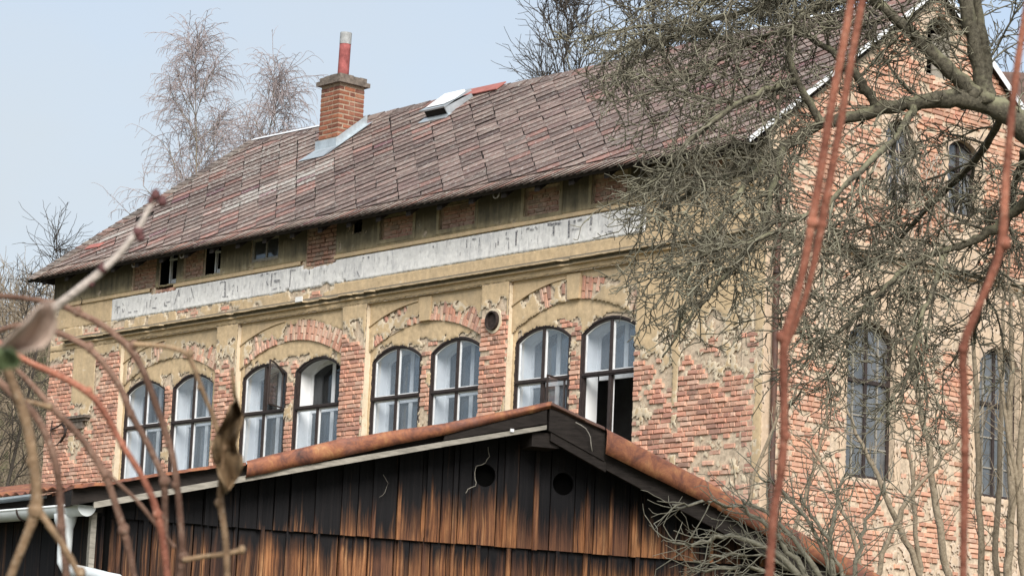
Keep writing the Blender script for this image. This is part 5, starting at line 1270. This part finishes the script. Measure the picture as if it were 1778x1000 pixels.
# ---- trees behind
def bare_tree(name, label, base, height, trunks, mat_t, mat_w, seed, spread=.5, droop=0., nb=14, wig=.12, twl=(.5, 1.3), tw_r=.008, lv3=4, up=.6, lean=(0, 0, 0), crown0=.3, thick=.05, group=None, l1=(.28, .5)):
    g_ = Grow(seed); T = empty(name, base); tag(T, label, 'tree', group); b0 = np.array(base, float)
    for k in range(trunks):
        d = np.array([(k - (trunks - 1) / 2) * .35 - .035, g_.rnd(-.1, .1), 1.]) + np.asarray(lean)
        Pt = g_.path((0, 0, -.3), d, height * g_.rnd(.88, 1.), height / 16, .016, (0, 0, .3)); r0_ = thick * height / 6
        g_.put(0, Pt, r0_, .008, 7)
        for a in range(int(len(Pt) * crown0), len(Pt)):
            fr = a / len(Pt)
            for _ in range(max(1, int(nb / 10 + g_.rnd(0, 1)))):
                t = Pt[a] - Pt[a - 1]; t /= np.linalg.norm(t); d = g_.dirn(t, g_.rnd(.45, .95)) + np.array([0, 0, up * .4])
                ln = height * g_.rnd(*l1) * (1.15 - fr) * spread * 2
                S1 = g_.path(Pt[a], d, ln, ln / 8, wig, (0, 0, up - droop * .6)); g_.put(1, S1, max(.010, r0_ * .32 * (1.1 - fr)), tw_r, 5)
                for c in range(2, len(S1)):
                    for _ in range(2):
                        t = S1[c] - S1[c - 1]; t /= np.linalg.norm(t); d2 = g_.dirn(t, g_.rnd(.4, .9)); l2 = g_.rnd(*twl)
                        S2 = g_.path(S1[c], d2, l2, l2 / 6, wig * 1.1, (0, 0, up * .5 - droop * 1.6)); g_.put(2, S2, tw_r * 1.1, tw_r * .7, 3)
                        for e in range(1, len(S2)):
                            if g_.rnd(0, 1) < lv3 / 6:
                                t = S2[e] - S2[e - 1]; t /= np.linalg.norm(t); d3 = g_.dirn(t, g_.rnd(.3, .9)); l3 = g_.rnd(.25, .6) * twl[1] * .6
                                g_.put(3, g_.path(S2[e], d3, l3, l3 / 4, wig * 1.2, (0, 0, .2 - droop * 2.2)), tw_r * .75, tw_r * .5, 3)
    mesh_of(g_, [0]).build('trunk', mat_t, T); mesh_of(g_, [1]).build('branches', mat_t, T); mesh_of(g_, [2, 3]).build('twigs', mat_w, T)
    T.children[1]['kind'] = 'stuff'; T.children[2]['kind'] = 'stuff'
    return T
def on_ground(x, D):
    p = at(x, 500, D); return (float(p[0]), float(p[1]), float(ground_z(p[0], p[1])))
def h_to(base, y_px, x_px, D): return float(at(x_px, y_px, D)[2] - base[2])
BIRCH = dict(spread=.44, droop=.8, nb=46, wig=.11, twl=(.5, 1.2), tw_r=.0095, lv3=4.8, up=.8, crown0=.42, thick=.035, l1=(.26, .46))
b = on_ground(366, 82); bare_tree('birch_tree', 'slender weeping birch with bare violet twigs at left behind the roof', b, h_to(b, 80, 366, 82), 1, M['bark_grey'], M['birch_twig'], 31, **BIRCH)
b = on_ground(428, 80); bare_tree('birch_tree', 'weeping birch nearest to the chimney stack, behind the roof', b, h_to(b, 82, 428, 80), 1, M['bark_grey'], M['birch_twig'], 37, **BIRCH)
DK = dict(spread=.42, droop=0., nb=36, wig=.13, twl=(.5, 1.4), tw_r=.011, lv3=5, up=.7, crown0=.35, thick=.045)
b = on_ground(1165, 72); bare_tree('bare_tree', 'dense dark bare tree behind the roof ridge, leftmost of those on the right', b, h_to(b, -150, 1165, 72), 2, M['bark_dark'], M['bark_dark'], 41, **DK)
b = on_ground(1270, 74); bare_tree('bare_tree', 'dark bare tree behind the ridge just left of the gable peak', b, h_to(b, -190, 1270, 74), 2, M['bark_dark'], M['bark_dark'], 43, **DK)
b = on_ground(1790, 70); bare_tree('bare_tree', 'bare tree showing right of the gable peak at the top right corner', b, h_to(b, -150, 1790, 70), 2, M['bark_dark'], M['bark_dark'], 47, **DK)
b = on_ground(5, 68); bare_tree('bare_tree', 'thin bare tree against the sky at the left edge beyond the building', b, h_to(b, 318, 5, 68), 2, M['bark_dark'], M['bark_dark'], 53, spread=.42, droop=.15, nb=20, wig=.17, twl=(.5, 1.2), tw_r=.008, lv3=2.8, up=.25, crown0=.2, thick=.04, l1=(.3, .5))
# brush on the slope at the left
gb_ = Grow(61); 
for i in range(620):
    px = gb_.rnd(-90, 125); D = gb_.rnd(66, 98); p = at(px, 500, D); z = float(ground_z(p[0], p[1])); p0 = np.array([p[0], p[1], z - .1])
    S = gb_.path(p0, (gb_.rnd(-.3, .3), gb_.rnd(-.3, .3), 1), gb_.rnd(1.0, 2.6), .3, .15, (0, 0, .2)); gb_.put(0, S, gb_.rnd(.012, .03), .008, 3)
    for a in range(2, len(S)):
        for _ in range(2):
            t = S[a] - S[a - 1]; t /= np.linalg.norm(t); gb_.put(0, gb_.path(S[a], gb_.dirn(t, gb_.rnd(.3, .9)), gb_.rnd(.3, 1.0), .2, .2, (0, 0, .2)), .010, .006, 3)
for o_ in list(COL.objects):
    if o_.parent is None and o_.get('category') == 'tree' and not o_.name.startswith('fruit'): o_['group'] = 'birches behind the roof' if o_.name.startswith('birch') else 'bare trees beyond the building'
o = mesh_of(gb_, [0]).build('hillside_brush', M['brush']); tag(o, 'dense bare brown brush covering the slope left of the building', 'brush', kind='stuff')
# neighbouring roof at the far right
NB = empty('neighbouring_house', tuple(at(1800, 300, 64)[:2]) + (4.2,)); tag(NB, 'house with a brown roof half hidden behind the right edge of the gable', 'house')
zt_ = float(at(1760, 52, 64)[2]) - 4.2
mb = MB(); mb.box((-3.2, .5, 0), (6, 6, zt_ - 2.2)); mb.build('wall', M['gplaster'], NB)
mb = MB(); mb.prism([(0, 0), (1, 0), (1, 1), (0, 1)], 0, 0) if 0 else None
mb.add([(-3.6, 0, zt_ - 2.4), (6.4, 0, zt_ - 2.4), (6.4, 3.2, zt_), (-3.6, 3.2, zt_), (6.4, 6.5, zt_ - 2.4), (-3.6, 6.5, zt_ - 2.4)], [(0, 1, 2, 3), (3, 2, 4, 5), (0, 3, 5), (1, 4, 2), (0, 5, 4, 1)]); mb.build('roof', M['oldroof'], NB)

# ------------------------------------------------------------------ saplings and shrubs in front of the gable
def shrub(name, label, cat, stems, D, mat, seed, tw=(.15, .5), dens=.16, r_t=.006, group=None, up=.35):
    g_ = Grow(seed); p = at(stems[0][0][0], 1000, D); base = (float(p[0]), float(p[1]), float(ground_z(p[0], p[1]))); T = empty(name, base); tag(T, label, cat, group); b0 = np.array(base)
    for st in stems:
        P, R = px_line(st, D); foot = np.array([P[0][0] + g_.rnd(-.1, .1), P[0][1], ground_z(P[0][0], P[0][1]) - .1]); P = [foot, foot * .4 + P[0] * .6] + P; R = [R[0] * 1.25, R[0] * 1.1] + R
        P = [q + g_.r.normal(0, .012, 3) for q in P]
        mb_ = MB(); mb_.tube(P, R, 6); rel(mb_, b0).build('stem', mat, T)
        ln = 0
        for i in range(3, len(P)):
            s_ = np.linalg.norm(P[i] - P[i - 1]); t = (P[i] - P[i - 1]) / (s_ + 1e-9); ln += s_
            while ln > dens:
                ln -= dens * g_.rnd(.6, 1.4); S = g_.path(P[i], g_.dirn(t, g_.rnd(.35, .9)), g_.rnd(*tw), .07, .16, (0, 0, up)); g_.put(1, S, r_t, r_t * .6, 4)
                for a in range(2, len(S)):
                    if g_.rnd(0, 1) < .6: tt = S[a] - S[a - 1]; tt /= np.linalg.norm(tt); g_.put(1, g_.path(S[a], g_.dirn(tt, g_.rnd(.4, 1.)), g_.rnd(.06, .26), .06, .2, (0, 0, up * .6)), r_t * .7, r_t * .45, 3)
    o_ = rel(mesh_of(g_, [1]), b0).build('twigs', mat, T); tag(o_, kind='stuff'); return T
shrub('sapling', 'grey brown sapling crossing just right of the nearer tall arched gable window', 'sapling', [[(1650, 1010, 7), (1630, 900, 7), (1612, 780, 6), (1596, 690, 5), (1572, 590, 4), (1560, 520, 2)]], 28, M['sapling'], 71)
shrub('sapling', 'pair of pale upright stems behind the rightmost red vine shoot', 'sapling', [[(1702, 1010, 6), (1700, 850, 6), (1696, 700, 5), (1690, 560, 3)], [(1728, 1010, 6), (1735, 820, 5), (1738, 640, 4), (1745, 480, 2)]], 29, M['sapling'], 72)
shrub('sapling', 'clump of thick grey stems at the extreme right edge', 'sapling', [[(1752, 1010, 8), (1756, 850, 7), (1752, 700, 6), (1757, 560, 4), (1750, 430, 2)], [(1776, 1010, 7), (1772, 820, 6), (1780, 640, 5), (1772, 500, 3)], [(1790, 1010, 6), (1768, 860, 5), (1745, 700, 4), (1730, 600, 2)]], 28.5, M['sapling'], 73)
shrub('sapling', 'slanting sapling leaning left across the base of the nearer tall arched window', 'sapling', [[(1600, 1010, 6), (1570, 930, 6), (1535, 850, 5), (1500, 780, 4), (1470, 700, 2)], [(1600, 1010, 5), (1590, 880, 4), (1575, 760, 3)]], 27, M['sapling'], 74)
shrub('sapling', 'thin sapling rising beside the rusty downpipe at the corner', 'sapling', [[(1340, 1010, 5), (1380, 920, 4), (1420, 800, 3), (1440, 690, 2)], [(1330, 1010, 4), (1290, 860, 4), (1340, 760, 3), (1375, 640, 2)]], 27.5, M['sapling'], 75)
shrub('sapling', 'thin sapling leaning right below the tall arched gable windows', 'sapling', [[(1520, 1010, 5), (1545, 930, 5), (1580, 860, 4), (1650, 780, 3), (1700, 720, 2)], [(1500, 1010, 5), (1480, 920, 4), (1440, 830, 3), (1400, 760, 2)]], 26.5, M['sapling'], 76)
shrub('hazel_bush', 'pale twiggy hazel bush spreading in front of the shed wall on the right', 'bush', [[(1420, 1030, 7), (1370, 970, 6), (1310, 935, 5), (1250, 930, 4), (1200, 945, 3), (1165, 940, 2)], [(1420, 1030, 6), (1360, 940, 5), (1300, 880, 4), (1240, 868, 3), (1170, 878, 2)], [(1440, 1030, 6), (1400, 960, 5), (1350, 900, 4), (1290, 870, 3)], [(1450, 1030, 6), (1440, 950, 5), (1450, 880, 4), (1470, 820, 2)], [(1400, 1030, 5), (1330, 990, 4), (1260, 985, 3), (1200, 995, 2)], [(1460, 1030, 5), (1420, 930, 4), (1360, 850, 3), (1320, 830, 2)], [(1480, 1030, 5), (1490, 940, 4), (1520, 880, 3), (1540, 830, 2)], [(1430, 1030, 4), (1380, 990, 4), (1310, 960, 3), (1230, 965, 2)], [(1470, 1030, 4), (1450, 960, 4), (1410, 900, 3), (1390, 860, 2)]], 20., M['hazel'], 77, (.12, .36), .05, .0048, up=.1)
for o_ in list(COL.objects):
    if o_.parent is None and o_.get('category') == 'sapling': o_['group'] = 'saplings in front of the gable'
# dead creeper hanging on the gable
cr = Grow(81); CRP = empty('dead_creeper', tuple(B2W((SR + .05, 2.9, 10.4)))); CRP.rotation_euler = BLD.rotation_euler; tag(CRP, 'pale dead creeper hanging over the first upper gable window', 'creeper')
for i in range(46):
    t = cr.rnd(2.3, 4.4); z = cr.rnd(10.9, 12.0); S = cr.path((.02, t - 2.9, z - 10.4), (0, cr.rnd(-.4, .4), -1), cr.rnd(.5, 1.5), .12, .16, (0, 0, -.3)); S = [np.array([max(.01, min(.16, q[0])), q[1], q[2]]) for q in S]
    cr.put(0, S, .011, .006, 4)
o = mesh_of(cr, [0]).build('stems', M['creeper'], CRP); tag(o, kind='stuff')

# ------------------------------------------------------------------ out-of-focus vine shoots close to the camera
def vine(label, pts, D, mat, knots=(), seed=0, name='vine_shoot', cat='vine', vs_=.62, group='vine shoots close to the camera'):
    g_ = np.random.RandomState(seed); base = at(*pts[-1][:2], D); T = empty(name, tuple(base)); tag(T, label, cat, group)
    P, R = px_line(pts, D); mb_ = MB(); R = [r * vs_ * (1 + g_.uniform(-.05, .05)) for r in R]; mb_.tube(P, R, 10); rel(mb_, base).build('stem', mat, T)
    for kx, ky, kr_ in knots:
        c = at(kx, ky, D); rr = kr_ * .64 * D / F; mb_ = MB(); mb_.smooth = True
        lat = 7; lon = 10; vs = []
        for a in range(lat):
            for b in range(lon):
                u_, v_ = math.pi * (a + .5) / lat, 2 * math.pi * b / lon; q = rr * (1 + g_.uniform(-.12, .12)); vs.append(c + q * np.array([math.sin(u_) * math.cos(v_), math.sin(u_) * math.sin(v_), 1.15 * math.cos(u_)]))
        mb_.add(vs, [(a * lon + b, a * lon + (b + 1) % lon, (a + 1) * lon + (b + 1) % lon, (a + 1) * lon + b) for a in range(lat - 1) for b in range(lon)] + [tuple(range(lon - 1, -1, -1)), tuple((lat - 1) * lon + b for b in range(lon))])
        rel(mb_, base).build('bud', mat, T)
    return T
vine('red vine shoot at right, left of a close pair, reaching the bottom of the picture', [(1484, -30, 12), (1462, 90, 12), (1440, 200, 12), (1425, 300, 12), (1410, 385, 13), (1395, 470, 11), (1376, 540, 12), (1360, 590, 14), (1361, 680, 11), (1362, 760, 13), (1355, 830, 12), (1344, 880, 12), (1338, 960, 13), (1334, 1030, 13)], 1.75, M['vine_red'], [(1411, 386, 17), (1357, 585, 16), (1364, 757, 15)], 1)
vine('red vine shoot, right of a close pair, ending at the knot where they meet', [(1503, -30, 11), (1482, 80, 11), (1462, 200, 11), (1445, 290, 11), (1428, 382, 13), (1413, 460, 10), (1398, 520, 9), (1372, 585, 9), (1362, 610, 6)], 1.78, M['vine_red'], [(1427, 390, 15)], 2)
vine('lone red vine shoot near the right edge with a bend at its middle', [(1790, -30, 9), (1774, 60, 10), (1760, 160, 11), (1752, 250, 11), (1744, 340, 12), (1742, 420, 13), (1722, 480, 11), (1695, 540, 11), (1670, 602, 13), (1674, 680, 11), (1676, 780, 12), (1674, 880, 11), (1672, 1030, 11)], 1.65, M['vine_red'], [(1744, 422, 18), (1672, 606, 15), (1675, 782, 14)], 3)
vine('topmost brown shoot arching from the left edge, dropping past the first arched window', [(-30, 512, 8), (20, 515, 8), (60, 520, 8), (105, 529, 9), (129, 540, 10), (180, 564, 9), (210, 591, 10), (226, 604, 11), (248, 640, 10), (276, 716, 10), (300, 788, 9), (305, 826, 10), (310, 862, 9), (318, 962, 9), (308, 1030, 10)], 1.85, M['vine_brown'], [(135, 541, 13), (232, 600, 13), (304, 842, 12), (318, 966, 15)], 4)
vine('brown side shoot running right then down past the dead leaf', [(232, 598, 8), (262, 599, 7), (290, 602, 7), (326, 612, 8), (340, 646, 7), (356, 690, 7), (372, 726, 7), (384, 772, 8), (386, 800, 7), (381, 866, 10), (392, 930, 9), (396, 1030, 9)], 1.82, M['vine_tan'], [(330, 614, 11), (346, 672, 8), (388, 778, 10), (381, 872, 13)], 5)
vine('short tan spur pointing right near the bottom left', [(318, 972, 8), (350, 966, 7), (388, 962, 7), (418, 955, 8)], 1.84, M['vine_tan'], [(420, 954, 11)], 6)
vine('brown shoot arching below the topmost one and falling across the first window', [(-30, 585, 9), (0, 573, 8), (30, 564, 9), (60, 567, 9), (90, 573, 9), (126, 588, 9), (156, 605, 10), (182, 632, 9), (212, 676, 9), (226, 718, 10), (256, 768, 9), (278, 816, 9), (286, 836, 11), (286, 880, 9), (288, 960, 9), (292, 1030, 10)], 1.95, M['vine_brown'], [(155, 603, 13), (227, 718, 12), (286, 836, 16)], 7)
vine('reddish shoot sweeping from the left edge down to the bottom beside the gutter', [(-30, 575, 9), (0, 596, 9), (44, 627, 9), (100, 650, 10), (156, 681, 10), (184, 718, 9), (212, 773, 9), (240, 814, 9), (262, 856, 9), (274, 893, 11), (284, 940, 10), (294, 1030, 11)], 1.78, M['vine_red'], [(154, 680, 12), (212, 772, 11), (274, 893, 14)], 8)
vine('pale brown shoot crossing the gutter from upper left towards the bottom', [(-30, 590, 9), (0, 618, 8), (44, 654, 8), (86, 704, 10), (128, 744, 9), (160, 785, 10), (184, 826, 11), (200, 872, 9), (214, 918, 12), (226, 960, 9), (238, 1030, 9)], 1.9, M['vine_brown'], [(86, 704, 12), (184, 824, 14), (215, 920, 16)], 9)
vine('thin straight spur running down right from that crossing shoot', [(186, 822, 6), (214, 846, 6), (240, 870, 6), (272, 912, 6), (302, 948, 5)], 1.9, M['vine_brown'], [(302, 948, 6)], 10)
vine('thickest tan shoot standing upright at the far left and forking at the gutter', [(0, 610, 14), (18, 655, 14), (42, 716, 15), (56, 780, 15), (63, 840, 16), (64, 884, 18), (44, 936, 13), (24, 984, 13), (8, 1030, 13)], 1.6, M['vine_tan'], [(62, 886, 22), (56, 800, 17)], 11)
vine('tan fork of the thickest shoot slanting right over the downpipe', [(70, 890, 11), (88, 916, 10), (112, 950, 10), (128, 980, 10), (140, 1000, 11)], 1.6, M['vine_tan'], [(140, 994, 15)], 12)
vine('dark brown shoot curving down just right of the thickest one', [(-30, 640, 10), (0, 664, 11), (28, 690, 12), (60, 716, 11), (84, 762, 11), (98, 806, 11), (104, 848, 10), (106, 912, 12), (112, 960, 11), (118, 1030, 11)], 1.7, M['vine_brown'], [(30, 692, 15), (106, 916, 15)], 13)
vine('short pale shoot lying level at the far left below the withered leaf', [(30, 694, 8), (56, 698, 7), (84, 706, 8)], 1.72, M['vine_tan'], [(86, 706, 10)], 14)
# the grey twig with dark buds that points up right
T = vine('stout grey twig with dark buds pointing up to the right over the left eave', [(60, 560, 14), (104, 528, 13), (140, 500, 12), (178, 470, 11), (212, 436, 10), (238, 402, 9), (254, 372, 8), (268, 345, 7)], 1.5, M['stalk'], [], 15, 'budded_twig', 'twig', group=None)
bb = np.array(T.location)
for kx, ky, kr_ in ((270, 338, 10), (282, 350, 9), (262, 348, 7), (240, 402, 10), (244, 412, 8), (178, 466, 9), (158, 492, 7)):
    c = at(kx, ky, 1.5); rr = kr_ * 1.5 / F; mb = MB(); mb.tube([c + np.array([0, 0, -rr]), c + np.array([0, 0, -rr * .4]), c + np.array([0, 0, rr * .5]), c + np.array([.0, 0, rr * 1.1])], [rr * .5, rr, rr * .8, rr * .15], 9); rel(mb, bb).build('bud', M['bud'], T)
# leaves
def leaf(name, label, outline, D, mat, fold, seed, stalk=None):
    """outline: list of (px, py, dD) rows left/right down the blade, with the rib between"""
    g_ = np.random.RandomState(seed); rows = outline; base = at(rows[len(rows) // 2][0], rows[len(rows) // 2][1], D); T = empty(name, tuple(base)); tag(T, label, 'leaf')
    mb_ = MB(); mb_.smooth = True; vs = []; nc = 9
    for i, (xl_, xr_, y, twist) in enumerate(rows):
        for j in range(nc):
            s_ = j / (nc - 1); px = xl_ + (xr_ - xl_) * s_; bow = fold * math.sin(math.pi * s_) + twist * (s_ - .5) + g_.uniform(-1, 1) * fold * .18
            vs.append(at(px + g_.uniform(-1.5, 1.5), y + g_.uniform(-1.5, 1.5) + 6 * (s_ - .5) * (1 if twist > 0 else -1), D + bow))
    n_ = len(rows); mb_.add(vs, [(i * nc + j, i * nc + j + 1, (i + 1) * nc + j + 1, (i + 1) * nc + j) for i in range(n_ - 1) for j in range(nc - 1)])
    o_ = rel(mb_, base).build('blade', mat, T); m_ = o_.modifiers.new('thickness', 'SOLIDIFY'); m_.thickness = .0006
    if stalk: mb_ = MB(); mb_.tube([at(*q) for q in stalk], .0013, 7); rel(mb_, base).build('leaf_stalk', mat, T)
    return T
leaf('dead_leaf', 'curled brown dead leaf hanging from a vine shoot before the second window', [(407, 411, 692, 0), (399, 417, 704, .02), (394, 424, 718, .03), (384, 423, 734, -.02), (374, 417, 750, -.03), (368, 410, 766, .02), (366, 416, 782, .03), (369, 424, 798, -.02), (376, 423, 812, -.03), (380, 412, 828, .02), (386, 404, 842, .02), (390, 397, 854, 0)], 1.8, M['leaf'], .022, 3, [(402, 640, 1.8), (405, 664, 1.8), (408, 692, 1.8)])
leaf('dead_leaf', 'pale pinkish withered leaf blurred at the left edge', [(72, 92, 524, 0), (58, 98, 540, .01), (46, 100, 556, .01), (30, 98, 572, .012), (14, 92, 588, .01), (-4, 76, 602, .01), (-14, 52, 612, .0), (-20, 28, 618, 0)], .95, M['paleleaf'], .012, 5)
leaf('green_leaf', 'dull green blurred leaf low at the left edge under the withered one', [(-30, 22, 606, 0), (-30, 34, 616, .01), (-30, 38, 626, .01), (-30, 30, 636, .01), (-30, 10, 644, 0)], .92, M['greenleaf'], .012, 7)
